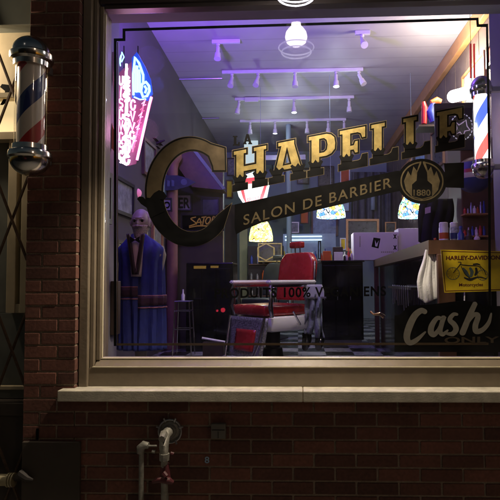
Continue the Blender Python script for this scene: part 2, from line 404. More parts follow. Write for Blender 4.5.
MB().box((XR-.07, 0.35, ZC-.17), (XR+.0, YB-.01, ZC-.003), 0.01).build('cornice', 'orangewood', w)

# brick wall with real bricks
bw = thing('brick_wall', (0, 0, 0), 'dark red brick shopfront wall and pier around the window', 'wall')
course = 0.0658; z0 = zat(413.2, 0, 400)
xp0 = xat(24, 0, 300); xp1 = xat(75.6, 0, 300)
JA = xat(376.8, 0, 413); JB = xat(398, 0, 413); BL = JB - JA; BL2 = 2*BL
zsill = zat(402, 0, 300)          # underside of stone sill
ztop = 4.6; br = MB(); jt = 0.0045
def brick(xa, xb, zc):
    r = random.random
    br.box((xa+jt+r()*.001, 0.0+r()*0.003, zc-course+jt+r()*.0008), ((xb if abs(xb-xp1) < 1e-6 and zc > zsill+.02 else xb-jt-r()*.001), 0.095, zc-jt-r()*.0008), 0.0025)
k = -int(z0/course) - 1
zc = z0 + k*course
kk = k
while zc < ztop:
    row = kk % 2
    start = (JA if row == 0 else JB)
    xlo = xp0; xhi = 3.0 if zc < zsill + 0.02 else xp1
    j1 = xp0 + 17.5/201.5 if row == 0 else xp0 + 35/201.5
    js = [xlo, j1]
    if xhi == xp1: js.append(xp1)
    else:
        m0 = math.ceil((xp1 + 0.02 - start)/BL2)
        if row == 0: js.append(xp1 - 0.0)
        x = start + m0*BL2
        if x - js[-1] < 0.05: x += BL2
        while x < xhi: js.append(x); x += BL2
        js.append(xhi)
    for a, b in zip(js, js[1:]): brick(a, b, zc)
    zc += course; kk += 1
br.build('bricks', 'brick', bw)
mo = MB(); mo.box((xp0+.004, 0.007, -0.1), (xp1-.004, 0.096, ztop)); mo.box((xp1+.001, 0.007, -0.1), (3.0, 0.094, zsill-.002))
mo.build('mortar', 'mortar', bw)
MB().box((xp0+.001, 0.10, -0.1), (XL-.001+.0, 0.60, ztop)).build('pier_return', 'brick', bw) if xp0 < XL else None
MB().box((-1.24, 0.098, -.1), (3.0, 0.30, zsill-.06)).build('inner_course', 'mortar', bw)

# ------------------------------------------------------------------ shop window
W = thing('shop_window', (0, YG, 1.0), 'large shop window in a taupe frame with gold and black lettering on the glass', 'window')
def bar(name, m, px0, py0, px1, py1, ya, yb, bev=0.003, **tags):
    """frame member with its front face on the plane ya, corners read at that plane"""
    a = at(px0, py0, ya); b = at(px1, py1, ya)
    return MB().box((a.x, ya, a.z), (b.x, yb, b.z), bev).build(name, m, W, **tags)
xo = xp1 + 0.004
xg = at(103.5, 300, YG).x            # glass left edge
zg0 = at(300, 357, YG).z; zg1 = at(300, 11, YG).z
XW = 1.35
f = MB()
f.box((xo, 0.035, zsill+.05), (xo+.045, 0.28, 3.6), .004)
f.box((xo+.047, 0.060, zsill+.05), (xg-.026, 0.27, 3.6), .003)
f.build('jamb', 'paint', W)
f = MB(); f.box((xg-.024, 0.085, zg0-.012), (xg-.002, 0.15, zg1+.034), .004); f.build('glazing_bead', 'paint', W)
MB().box((xg-.0018, 0.1, zg0), (xg+.004, 0.114, zg1), .001).build('glazing_bead', 'bead', W, label='thin pale bead down the left edge of the glass')
MB().box((xg-.002, 0.096, zg0-.008), (XW, 0.150, zg0-.001), .002).build('glazing_bead', 'bead', W, label='thin pale bead along the foot of the glass')
zb = at(300, 367, 0.06).z
f = MB()
zbA = zg0-.010
f.bm.faces.new([f.bm.verts.new(p) for p in [(xg-.02, .098, zbA), (XW, .098, zbA), (XW, .062, zb+.004), (xg-.02, .062, zb+.004)]])
f.box((xg-.02, 0.100, zb-.1), (XW, 0.2, zbA)); f.build('bottom_rail', 'paint', W)
MB().box((xg-.03, 0.052, zb-.003), (XW, 0.099, zb+.003), .001).build('drip_bead', 'bead', W)
zs_top = at(300, 388.5, 0.0).z
MB().box((xo+.046, 0.056, zs_top-.02), (XW, 0.099, zb-.004)).build('apron_board', 'paint', W)
f = MB()
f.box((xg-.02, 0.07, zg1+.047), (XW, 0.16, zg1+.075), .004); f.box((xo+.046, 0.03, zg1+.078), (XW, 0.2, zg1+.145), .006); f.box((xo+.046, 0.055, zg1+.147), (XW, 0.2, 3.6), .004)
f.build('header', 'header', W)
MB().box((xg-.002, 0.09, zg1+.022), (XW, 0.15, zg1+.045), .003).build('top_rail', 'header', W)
MB().box((xg+.003, YG, zg0-.002), (XW, YG+.005, zg1+.03)).build('glass_pane', 'glass', W)
# inner reveals
MB().box((-1.20, 0.1521, ZF), (-1.12, 0.62, ZC-.003)).build('reveal', 'leftwall', W)
MB().box((1.20, 0.1521, ZF), (1.30, 0.62, ZC-.003)).build('reveal', 'leftwall', W)
MB().box((-1.119, 0.1522, ZF-.2), (1.199, 0.45, zg0-.13), .004).build('inner_shelf', 'darkbrown', W)
f = MB(); f.box((-1.119, .1523, zg1+.05), (1.199, .30, ZC-.003)); f.build('inner_header', 'leftwall', W)
MB().box((XL-.12, .281, -.1), (-1.201, .299, ZC-.003)).build('inner_pier', 'leftwall', W)
MB().box((1.301, .12, -.1), (3, .299, 4.6)).build('inner_pier', 'leftwall', W)
# the right-hand brick jamb outside the picture
MB().box((XW+.002, 0.0, zsill), (3.0, 0.118, 4.6)).build('brick_pier', 'brick', bw)
MB().box((xo+.001, 0.03, 3.602), (XW, 0.28, 4.6)).build('brick_lintel', 'brick', bw)
MB().box((xp0, 0.0965, 4.0), (XW, 0.32, 4.6)).build('parapet', 'mortar', bw)

# stone sill in two stones, joint at 303
SLL = thing('window_sill', (0, 0, zsill), 'long pale stone sill under the shop window with a joint near its middle', 'sill')
ys = -0.055; zt = at(303, 391.3, ys).z; zbt = at(303, 402.5, ys).z
for a, b in ((at(57, 397, ys).x, at(303, 397, ys).x-.0015), (at(303, 397, ys).x+.0015, 3.0)):
    MB().box((a, ys+random.random()*.002, zbt), (b, 0.054, zt+.0015*random.random()), .005).build('sill_stone', 'stone', SLL)

YP = YG + 0.0065     # paint sits on the inner face of the pane
xj = at(303, 397, ys).x; MB().box((xj-.0012, ys+.006, zbt+.001), (xj+.0012, .05, zt-.001)).build('mortar_joint', 'mortar', SLL)
# gold border lines
shape('border_line', [(113.8, 41), (113.8, 38.5), (122.6, 38.3), (122.6, 28.6), (478.5, 17.6), (479, 24.2), (488, 23.8), (490.5, 150), (491.2, 346), (488.6, 346), (488, 150), (486, 27), (476.6, 27), (476.2, 20.3), (125.4, 31.2), (125.4, 41), (116.6, 41.2), (116.4, 346), (113.8, 346)], 'black', YP, W)
shape('border_line', [(116.6, 343.3), (488.5, 342.6), (488.5, 344.9), (116.6, 345.6)], 'brownline', YP, W)
shape('border_line', [(117.2, 343), (117.2, 42), (118.0, 42), (118.0, 343)], 'brownline', YP, W)
# letters ------------------------------------------------
def base_y(x): return 190.5 - 0.193*(x - 233)
S = 4.2
LET = {
 'H': (33, [[(0,0),(13,0),(13,S),(10.5,S),(10.5,17),(22.5,17),(22.5,S),(20,S),(20,0),(33,0),(33,S),(30.5,S),(30.5,39-S),(33,39-S),(33,39),(20,39),(20,39-S),(22.5,39-S),(22.5,22.5),(10.5,22.5),(10.5,39-S),(13,39-S),(13,39),(0,39),(0,39-S),(2.5,39-S),(2.5,S),(0,S)]]),
 'A': (35, [[(0,0),(13,0),(13,S),(9.8,S),(11.6,10.5),(22.5,10.5),(24.5,S),(21.5,S),(21.5,0),(35,0),(35,S),(33,S),(24.5,39-S),(24.5,39),(8,39),(8,39-S),(11,39-S),(3.2,S),(0,S)],
             [(13,15.5),(17,32),(21,15.5)]]),
 'P': (27, [[(0,0),(14,0),(14,S),(11,S),(11,16.5),(18,16.5),(23,18),(26.5,22),(27,28),(26,34),(22.5,37.5),(18,39),(0,39),(0,39-S),(2.7,39-S),(2.7,S),(0,S)],
             [(11,21),(15.5,21),(18,23),(18.8,28),(17.8,32.5),(15.5,34.6),(11,34.6)]]),
 'E': (27, [[(0,0),(27,0),(27,10.6),(23.5,10.6),(22,6),(19,S+.8),(11,S+.8),(11,17.5),(14,17.5),(15.5,14),(18.5,14),(18.5,26),(15.5,26),(14,22.3),(11,22.3),(11,34),(18,34),(21,32.5),(22.6,28),(26,28),(26,39),(0,39),(0,39-S),(2.7,39-S),(2.7,S),(0,S)]]),
 'L': (26, [[(0,0),(26,0),(26,10.6),(22.5,10.6),(21,7),(18,S+1),(11,S+1),(11,39-S),(14,39-S),(14,39),(0,39),(0,39-S),(2.7,39-S),(2.7,S),(0,S)]]),
}
def letter(ch, x0, lab):
    wd, polys = LET[ch]
    PP = [[(x0+u, base_y(x0+u) - v) for u, v in P] for P in polys]
    # wings where the black lower third begins
    o = shape('letter', PP, 'black', YP+.0012, W, offset=1.15, label=lab)
    shape('hairline', PP, 'olddull', YP+.0018, o, offset=1.65)
    th = (Vector((x0, -(base_y(x0) - 11.0), 0)), Vector((-0.193, 1, 0)).normalized())
    shape('gold_fill', PP, 'gold', YP, o, offset=-0.35, clip=(th[0], th[1]))
    stems = {'H': (6.5, 26.5), 'A': (6.5, 28), 'P': (7,), 'E': (7,), 'L': (7,)}[ch]
    for q in stems:
        cx = x0+q; cy = base_y(cx) - 10.5
        shape('ornament', [(cx-7.6,cy-1.5),(cx-5.8,cy-3.0),(cx-4.2,cy-1.6),(cx-2.4,cy-1.0),(cx,cy-4.5),(cx+2.4,cy-1.6),(cx+4.2,cy-2.8),(cx+5.8,cy-4.2),(cx+7.6,cy-2.6),(cx+6.4,cy-.4),(cx+5,cy+2.6),(cx-5,cy+3.4),(cx-6.4,cy+.6)], 'black', YP-.0008, o)
for ch, x0, lab in (('H', 233.5, 'gold and black painted letter H'), ('A', 270, 'gold and black painted letter A'), ('P', 308.5, 'gold and black painted letter P'), ('E', 339.5, 'gold and black painted letter E after the P'), ('L', 371, 'gold and black painted first letter L'), ('L', 403, 'gold and black painted second letter L'), ('E', 436.5, 'gold and black painted last letter E')):
    letter(ch, x0, lab)
# the big C
def arc(cx, cy, rx, ry, a0, a1, n=40):
    return [(cx + rx*math.cos(R(a0+(a1-a0)*i/n)), cy - ry*math.sin(R(a0+(a1-a0)*i/n))) for i in range(n+1)]
outer = arc(190, 191.5, 44, 54, 62, 318, 60); inner = arc(192.5, 191.5, 30.5, 41.5, 312, 58, 60)
Cp = [(224.5, 150.5), (225.2, 170.8), (213.2, 170.8), (212.5, 164.5)] + [p for p in inner[::-1]][0:0]
Cpoly = outer + [(229.5, 206.5), (219, 215)] + inner[3:] + [(212.5, 166), (213.2, 170.8), (225.6, 170.8), (225, 148)]
o = shape('letter', Cpoly, 'black', YP+.0012, W, offset=1.0, label='large gold and black painted letter C with flourish')
shape('hairline', Cpoly, 'olddull', YP+.0018, o, offset=1.4)
shape('gold_fill', Cpoly, mat('brown_gold_paint', (.13,.095,.055), .45, metal=.3, var=.35, scale=14), YP, o, offset=-0.6, clip=(Vector((150, -198, 0)), Vector((0.12, 1, 0)).normalized()))
shape('ornament', [(137,199),(139,196.5),(143,196.8),(146,200),(150,198),(154,193),(159,190),(164,192),(167,196.5),(164,200),(160,199),(162.5,205),(165,211),(150,218),(147,208),(141,204)], 'black', YP-.0008, o)
# LA
for t, x0, x1 in (('L', 233, 239.6), ('A', 243.2, 251.8)):
    P = {'L': [(0,0),(6.6,0),(6.6,3.4),(5.6,3.4),(5,1.4),(3.3,1.4),(3.3,8.6),(4.3,8.6),(4.3,9.6),(0,9.6),(0,8.6),(1,8.6),(1,1),(0,1)],
         'A': [(0,0),(3.2,0),(3.2,1),(2.6,1),(3.1,2.8),(5.4,2.8),(5.9,1),(5.2,1),(5.2,0),(8.8,0),(8.8,1),(8.2,1),(5.3,10),(3.3,10),(.6,1),(0,1)]}[t]
    shape('letter', [[(x0+u, 145.6-.14*(x0-233)-v) for u, v in P]] + ([[(x0+3.6,143-.14*(x0-233)-1.4),(x0+4.35,143-.14*(x0-233)-4.6),(x0+5.0,143-.14*(x0-233)-1.4)]] if t == 'A' else []), 'black', YP, W, offset=0.15)
# banner
bn = shape('banner', [(234.6, 204.6), (300, 190.3), (397.5, 170.8), (403, 171), (403, 190.5), (396, 191.6), (300, 214.0), (262, 222.5), (243, 230.5), (236, 234.5), (234.6, 228)], 'black', YP+.0012, W)
words('lettering', 'SALON DE BARBIER', 'olddull', YP, (243.5, 225.2), (391.5, 187.2), 10.2, bn, offset=0.008, space=1.16)
shape('banner_tail', [(444,163.4),(464,162.4),(464,188),(446,187.5)], 'black', YP+.0012, W)
# emblem
em = shape('emblem', arc(422, 181.3, 24.7, 22.6, 0, 354, 60), 'black', YP+.0006, W)
shape('ring', [arc(422, 181.3, 21.6, 19.6, 0, 354, 50), arc(422, 181.3, 20.2, 18.3, 0, 354, 50)], 'olddull', YP, em)
shape('flame_field', [(406,190),(404,181),(408,171),(411,176),(413.5,166.5),(417,171),(420,161.5),(425,161.5),(428,171),(431,166.5),(434,176),(436.5,171),(440,181),(438,190),(432,197),(422,199.6),(412,197)], 'olddull', YP-.0002, em)
shape('chapel', [(412,196),(412,184.5),(416.6,180.5),(417.2,172.5),(421.2,163.5),(421.7,160.5),(422.5,160.5),(423,163.5),(427,172.5),(427.4,180.5),(432,184.5),(432,196),(422,198.6)], 'black', YP-.0006, em)
words('lettering', '1880', 'olddull', YP-.0010, (413.5, 195.6), (430.5, 195.6), 6.0, em, offset=0.01)
# small line of text and hairlines
words('lettering', 'PRODUITS 100% VEGANIENS', 'black', YP, (214.5, 298), (386, 295.6), 9.6, W, offset=0.026, space=1.12)
# cash panel
cp = shape('painted_panel', [(394.5, 352), (394.5, 315.5), (399, 315), (404, 310.5), (408, 306), (430, 304.5), (447, 302.4), (462, 300.4), (478, 302.6), (486, 306), (530, 306), (530, 352)], 'black', YP+.0012, W, thick=.0004)
def cpx(p): return (390 + p[0]/4.545, 285 + p[1]/4.545)
for pts, ws in (
    ([(160,122),(140,117),(112,140),(88,188),(76,235),(88,262),(118,252),(160,214)], [22,26,30,32,30,24,22,8]),
    ([(232,152),(212,152),(190,185),(186,214),(200,226),(222,202),(240,162)], [16,20,26,28,22,18,18]),
    ([(246,142),(228,205),(240,224),(262,206)], [22,22,20,8]),
    ([(306,134),(288,134),(272,158),(292,180),(300,202),(284,222),(252,220)], [12,18,22,24,26,22,8]),
    ([(388,82),(364,134),(330,216)], [22,26,28]),
    ([(346,182),(376,140),(394,134),(400,146),(388,184),(392,210),(420,204),(448,172),(460,130)], [12,18,22,24,26,26,22,18,8])):
    shape('script_stroke', stroke([cpx(p) for p in pts], [w_/4.545 for w_ in ws]), 'greyletter', YP-.0001*random.randint(1, 9), cp)
words('lettering', 'ONLY', 'onlypaint', YP-.0012, (444.5, 343.2), (499, 342.6), 6.2, cp, offset=0.02)

# ------------------------------------------------------------------ lamp above the window (its reflection shows in the glass)
LY = -0.10
while at(295, 2.5, LY).z > at(297, 57.5, 2*(YG+.0025)-LY).z + .001 and LY > -.5: LY -= .002
while at(295, 2.5, LY).z < at(297, 57.5, 2*(YG+.0025)-LY).z - .001 and LY < .0: LY += .002
LX = at(296, 0, LY).x; LZb = at(295, 2.5, LY).z
LP = thing('outdoor_lamp', (LX, LY, LZb), 'bright bulb in a clear glass globe hung outside above the window', 'lamp')
mb = MB(); prof = []
for i in range(15):
    a = R(-90 + 11*i); prof.append((0.116*math.cos(a) if i else 0.0001, 0.110 + 0.110*math.sin(a)))
mb.lathe(prof, (LX, LY, LZb-.006), seg=36).build('globe', 'globe', LP, smooth=True)
mb = MB(); mb.tube([(LX+.104*math.cos(t*R(15)), LY+.104*math.sin(t*R(15)), LZb+.058) for t in range(24)], .0035, 8, closed=True)
mb.tube([(LX+.088*math.cos(t*R(15)), LY+.088*math.sin(t*R(15)), LZb+.030) for t in range(24)], .004, 8, closed=True)
rim_m = emi('glowing_rim', (.85, .85, 1.0), 1.8, (.8,.8,.82))  # rim emits by itself, standing for bulb light caught in the glass
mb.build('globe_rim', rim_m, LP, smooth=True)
mb = MB(); mb.lathe([(0.0001,0),(.034,.005),(.058,.024),(.066,.052),(.060,.080),(.042,.104),(.030,.115),(.026,.15)], (LX, LY, LZb+.070), seg=24)
mb.build('bulb', emi('bulb_glow', (1.0, 0.93, 0.88), 14), LP, smooth=True)
mb = MB(); mb.lathe([(.019,.205),(.03,.21),(.06,.186),(.06,.23),(.02,.25),(.012,.3),(.012,.62)], (LX, LY, LZb), seg=24); mb.tube([(LX, LY, LZb+.6), (LX, 0.03, LZb+.7)], .012)
mb.build('stem', 'ironblk', LP, smooth=True)
lo = lamp('SPOT', (LX, LY, LZb+.05), (1.0, 0.84, 0.62), 175, .03, 'bulb_light', LP, spot_size=R(108), spot_blend=0.5)

# ------------------------------------------------------------------ outdoor barber pole (left)
def barber_pole(px, y_top, y_cyl0, y_cyl1, y_bot, rpx, rdome, Y, label, lit=0.0, phase=0.0, period=None, wall='left'):
    c = at(px, (y_cyl0+y_cyl1)/2, Y); k = F/(Y+2.6)
    z_t, z_0, z_1, z_b = [at(px, v, Y).z for v in (y_top, y_cyl0, y_cyl1, y_bot)]
    T = thing('barber_pole', (c.x, Y, z_b), label, 'barber pole')
    r = rpx/k; rd = rdome/k; period = period or 0.3
    cyl = bpy.data.objects.new('striped_cylinder', None)
    mb = MB(); mb.lathe([(r*.86, z_1-.004), (r*.86, z_0+.004)], (0, 0, -(z_0+z_1)/2), seg=36)
    o = mb.build('striped_cylinder', stripes_mat('barber_stripes' + ('_lit' if lit else ''), period, lit, phase), T, smooth=True, local=True)
    o.location = (0, 0, (z_0+z_1)/2 - z_b)
    mb = MB(); mb.lathe([(r, z_1), (r, z_0)], (c.x, Y, 0), seg=36); mb.bm.faces.ensure_lookup_table()
    for f_ in [f_ for f_ in mb.bm.faces if len(f_.verts) > 4]: mb.bm.faces.remove(f_)
    mb.build('glass_tube', 'globe', T, smooth=True)
    h = (z_t - z_0); prof = [(r*.9, z_0-.012), (r*1.12, z_0-.010), (r*1.14, z_0+h*.10), (rd*.97, z_0+h*.16), (rd, z_0+h*.24), (rd, z_0+h*.36), (rd*.90, z_0+h*.42)]
    prof += [(rd*.90*math.cos(R(a)), z_0+h*.42 + h*.58*math.sin(R(a))) for a in range(10, 90, 10)] + [(.0005, z_t)]
    MB().lathe(prof, (c.x, Y, 0), seg=40).build('dome_cap', 'chrome', T, smooth=True)
    h = (z_1 - z_b); prof = [(r*.9, z_1+.012), (r*1.12, z_1+.010), (r*1.14, z_1-h*.10), (rd*.97, z_1-h*.16), (rd, z_1-h*.24), (rd, z_1-h*.36), (rd*.90, z_1-h*.42)]
    prof += [(rd*.90*math.cos(R(a)), z_1-h*.42 - h*.58*math.sin(R(a))) for a in range(10, 90, 10)] + [(.0005, z_b)]
    MB().lathe(prof, (c.x, Y, 0), seg=40).build('dome_cap', 'chrome', T, smooth=True)
    mb = MB()
    for z in (z_0+.03, z_1-.03):
        mb = MB()
        if wall == 'left': mb.box((c.x-.012+.02, Y+r*1.1, z-.02), (c.x+.012+.02, -.004, z+.02), .003)
        else: mb.box((c.x+r*.9, Y-.015, z-.015), (1.199, Y+.015, z+.015), .003)
        mb.build('bracket', 'steel', T)
    return T, c, z_0, z_1
YPOLE = -0.16
barber_pole(31, 37.5, 66, 148, 176, 15.6, 21.5, YPOLE, 'chrome domed barber pole with red, cream and blue stripes mounted on the outer brick pier', phase=0.887, period=0.43)
T2, c2, za, zb2 = barber_pole(482, 76, 95, 162, 179, 8.6, 11.2, 0.42, 'glowing lit barber pole inside the right edge of the shop window', lit=8.5, phase=0.1, period=0.42, wall='right')
lamp('POINT', (c2.x-.09, .42, (za+zb2)/2), (1, .95, .88), 3.0, .06, 'pole_light', T2)

# ------------------------------------------------------------------ neighbour's doorway on the left
Yn = 0.13
n = thing('neighbour_doorway', (-1.9, Yn, 0), 'cream framed entrance with a lit transom beside the brick pier', 'doorway')
def flat(name, m, p0, p1, Y, d, par, bev=.003, **t):
    a = at(p0[0], p0[1], Y); b = at(p1[0], p1[1], Y)
    return MB().box((a.x, Y, a.z), (b.x, Y+d, b.z), bev).build(name, m, par, **t)
flat('soffit_fascia', 'greenish', (-80, -60), (40, 24), Yn-.03, .14, n)
flat('upper_panel', 'cream', (-80, 20), (40, 96), Yn+.06, .05, n)
flat('transom_panel', emi('transom_glow', (1.0, 0.74, 0.38), .75, (.6, .5, .3)), (-80, 97), (40, 133), Yn+.09, .04, n)
flat('transom_rail', 'cream', (-80, 94), (40, 97), Yn+.03, .08, n)
flat('transom_rail', 'cream', (-80, 133), (40, 139), Yn+.03, .1, n)
flat('door_post', 'cream', (9, 139), (14.5, 313), Yn+.04, .1, n)
flat('door_post', 'cream', (22.5, 139), (40, 313), Yn+.04, .1, n)
flat('door_post', 'cream', (14.5, 304), (22.5, 313), Yn+.045, .08, n)
flat('side_light', emi('side_light_glow', (0.75, 0.8, 0.75), 0.12, (.3, .32, .3)), (14.4, 139), (22.6, 304), Yn+.12, .01, n)
flat('glazing_bar', 'cream', (14.4, 230), (22.6, 233), Yn+.08, .03, n)
flat('door_panel', mat('dark_green_door', (.13, .135, .12), .5), (-80, 139), (9, 313), Yn+.1, .04, n)
flat('lower_panel', mat('dark_green_door', (.13, .135, .12), .5), (-80, 313), (40, 403), Yn+.1, .04, n)
flat('panel_rail', 'cream', (-80, 386), (40, 390), Yn+.06, .03, n, label='thin dull rail across the lower door panel')
stepm = flat('door_step', 'grey', (-80, 403), (30, 416), 0.1, .55, None, label='grey stone step in front of the cream doorway', cat='step')
stepm.name = 'door_step'
MB().box((-4, 0.12, -.1), (xp0-.002, .66, at(0, 417, .1).z)).build('stair_base', 'grey', n)
for p in (([(0,87),(2,84),(10,85),(12,88),(9,92),(8,101),(3,105),(0,105),(4,98),(5,91)]),):
    shape('painted_mark', p, 'black', Yn+.055, n)
shape('painted_mark', [(-12,86),(-3,84),(-2,104),(-8,100)], 'black', Yn+.055, n)
lamp('POINT', (-2.0, .04, 2.75), (1.0, .80, .56), 26, .05, 'porch_light', n)
gate = thing('security_gate', (-1.9, 0.3, 0), 'folding rusty lattice security gate across the cream doorway', 'gate')
mb = MB()
g = 0.27
def gp(x, y, Y=.09): return at(x, y, Y)
for dy in (-262, -131, 0, 131, 262):
    mb2 = MB(); mb2.tube([gp(-35, 95+dy), gp(27, 260+dy)], .008, 6); mb2.build('lattice_bar', 'rust', gate)
    mb2 = MB(); mb2.tube([gp(-35, 345+dy, .106), gp(30, 172+dy, .106)], .008, 6); mb2.build('lattice_bar', 'rust', gate)
mb.box((xp0-.03, .07, .3), (xp0-.004, .115, 2.6), .003).build('gate_post', 'rust', gate)

# grey plate low on the pier, conduit box at the far left
flat('access_panel', 'grey', (22, 442), (79, 520), -.02, .018, None, label='large blank grey metal panel fixed low on the brick pier', cat='panel')
hk = thing('wall_bracket', at(28, 480, -.03), 'short black iron hook on the pier beside the pale pipe end', 'bracket')
mb = MB(); mb.tube([at(17, 478, .02), at(22, 474, -.03), at(27, 479, -.04), at(33, 480, -.035)], [.018,.022,.016,.006], 8).build('hook', 'ironblk', hk, smooth=True)
pb = thing('pale_pipe', at(7, 480, 0), 'pale ribbed pipe end beside the pier at the bottom left', 'pipe')
mb = MB(); mb.tube([at(-40, 479, .03), at(8, 480, .03)], .028, 14); 
for q in (8, 10.5, 13): mb.tube([at(q, 480, .03), at(q+1.4, 480, .03)], .034, 14)
mb.build('pipe_body', mat('dull_ochre_pipe', (.30, .26, .16), .6), pb, smooth=True)
vt = flat('vent_slot', 'black', (36, 428.5), (38.3, 440), -.0045, .004, None, label='narrow black slot in the brick above the grey panel', cat='slot')

# fire hose connection
fx = at(171, 430, -.0)
SP = thing('standpipe', (fx.x, 0, zat(500, 0)), 'metal standpipe valve with round wall flange and red handle below the sill', 'valve')
mb = MB(); cc = (fx.x, 0, fx.z)
mb.lathe([(.001,-.03),(.03,-.034),(.034,-.02),(.047,-.014),(.052,-.02),(.056,-.018),(.056,-.002)], cc, axis='Y', seg=28); mb.build('wall_flange', 'galv', SP, smooth=True)
mb = MB(); mb.tube([(fx.x+.056*math.cos(R(a)), -.022, fx.z+.056*math.sin(R(a))) for a in range(0, 360, 15)], .0045, 8, closed=True)
for a in (20, 65, 115, 160, 250, 300): mb.tube([(fx.x+.05*math.cos(R(a)), -.024, fx.z+.05*math.sin(R(a))), (fx.x+.07*math.cos(R(a)), -.026, fx.z+.07*math.sin(R(a)))], .005, 7)
mb.build('flange_ring', 'steel', SP, smooth=True)
mb = MB(); p = [(fx.x-.004, -.02, fx.z+.004), (fx.x-.008, -.09, fx.z-.005), (fx.x-.002, -.13, fx.z-.04), (fx.x+.002, -.135, fx.z-.09)]
mb.tube(p, [.026,.024,.022,.017], 12); mb.tube([p[-1], (fx.x+.004, -.13, fx.z-.42)], .0165, 12); mb.tube([(fx.x+.002, -.135, fx.z-.07), (fx.x+.002, -.135, fx.z-.10)], .024, 8)
mb.tube([(fx.x-.01,-.1,fx.z+.01),(fx.x-.002,-.17,fx.z+.006)], [.019,.015], 8)
mb.build('pipe_elbow', 'galv', SP, smooth=True)
hz = zat(478, -.13)
mb = MB(); mb.tube([(fx.x+.004, -.13, hz+.06), (fx.x+.004, -.13, hz-.015)], [.020,.028], 12)
mb.tube([(fx.x-.05, -.14, hz-.02), (fx.x-.02, -.15, hz-.005), (fx.x+.03, -.15, hz-.01), (fx.x+.045, -.145, hz-.02)], [.008,.014,.016,.010], 10)
mb.tube([(fx.x+.004, -.16, hz+.03), (fx.x+.02, -.165, hz+.015)], .012, 8)
mb.build('valve_handle', 'redpaint', SP, smooth=True)
mb = MB(); mb.tube([(fx.x+.03, -.13, fx.z-.07), (fx.x+.045,-.13,fx.z-.075)], .008, 8); mb.build('bleed_screw', 'redpaint', SP, smooth=True)
GP = thing('gas_pipe', (at(141,450,-.05).x, -.05, 0), 'thin vertical grey pipe with an elbow left of the standpipe', 'pipe')
mb = MB(); q = at(141.5, 447, -.05)
mb.tube([(q.x, -.05, 0.0), (q.x, -.05, q.z-.015), (q.x+.006, -.05, q.z), (q.x+.03, -.052, q.z+.008)], .0125, 12)
mb.build('pipe_run', 'galv', GP, smooth=True)
mb = MB(); mb.tube([(q.x-.006, -.05, q.z-.03), (q.x-.004,-.05,q.z-.005), (q.x+.012, -.05, q.z+.010), (q.x+.035, -.052, q.z+.008)], [.017,.021,.02,.015], 12)
mb.tube([(q.x+.03, -.052, q.z+.006), (q.x+.075, -.052, q.z+.006)], .005, 8); mb.tube([(q.x+.052,-.05,q.z-.02),(q.x+.066,-.05,q.z-.022)], .009, 8)
mb.build('elbow_fitting', 'galv', GP, smooth=True)
EB = thing('socket_box', at(218, 438, 0), 'small grey metal cover plate on the brick wall right of the standpipe', 'cover plate')
a = at(211, 424, -.03); b = at(225.5, 439, -.03)
MB().box((a.x, -.03, a.z), (b.x, -.002, b.z), .003).build('plate', mat('cover_metal', (.16,.15,.13), .5, metal=.3), EB)
MB().box((a.x+.004, -.0325, (a.z+b.z)/2+.006), (b.x-.004, -.0301, (a.z+b.z)/2+.008)).build('seam', 'black', EB)
MB().box((a.x+.034, -.0325, b.z+.004), (a.x+.036, -.0301, (a.z+b.z)/2)).build('seam', 'black', EB)
words('number_sticker', '8', mat('blue_grey_sticker', (.30, .45, .62), .5), -.004, (204.7, 463), (209.3, 463), 6.4, None, offset=.02, label='small pale blue number 8 stuck on the bricks', cat='number')

# ------------------------------------------------------------------ ceiling track lights
def head(parent, px, py, Y, ln=0.15, aim=(-.3, -.2), rr=.036):
    p = at(px, py, Y); p.z = ZC-.06
    mb = MB(); mb.tube([(p.x, Y, ZC-.045), (p.x, Y, ZC-.10)], .010, 8); mb.tube([(p.x, Y, ZC-.05), (p.x, Y, ZC-.07)], .022, 10)
    d = Vector((aim[0], aim[1], -1)).normalized(); s0 = Vector((p.x, Y, ZC-.095))
    mb.tube([s0 - d*.01, s0 + d*ln*.45, s0 + d*ln*.5, s0 + d*ln], [rr*.6, rr*.62, rr*.9, rr*1.1], 12)
    mb.build('spot_head', 'fixture', parent, smooth=True)
def track(y, x0, x1, heads, label, aim=(-.3, -.2), box=None):
    Y = F*HZ/(280-y) - 2.6
    a = at(x0, y, Y).x; b = at(x1, y, Y).x
    T = thing('track_light', ((a+b)/2, Y, ZC), label, 'track light', 'track lights on the ceiling')
    MB().box((a, Y-.018, ZC-.045), (b, Y+.018, ZC-.003), .003).build('rail', 'fixture', T)
    if box: MB().box((at(box, y, Y).x, Y-.04, ZC-.075), (at(box, y, Y).x+.2, Y-.019, ZC-.01), .003).build('power_box', 'fixture', T)
    for h, am in heads: head(T, h, y, Y, aim=am)
track(33, 212, 240, [(218, (0, -.3))], 'short track with a single spotlight near the top left of the ceiling', box=None)
track(27, 355, 370, [(362, (.1, -.9))], 'single spotlight on a short track right of the globe lamp')
track(65.5, 222, 363, [(232, (-.1, -.5)), (258, (-.2,-.5)), (295, (0, -.2)), (336, (0, -.1)), (359, (.4, -.3))], 'long white track with five spotlights, nearest full row')
track(94, 235, 354, [(239, (-.2, 0)), (294, (0,-.1)), (349, (0, 0))], 'white track with three spotlights, middle row', box=245)
track(117, 240, 346, [(250, (0,0)), (275, (0, 0)), (307, (0, 0)), (328, (0, 0)), (344, (0, 0))], 'white track with five small spotlights, farthest row')
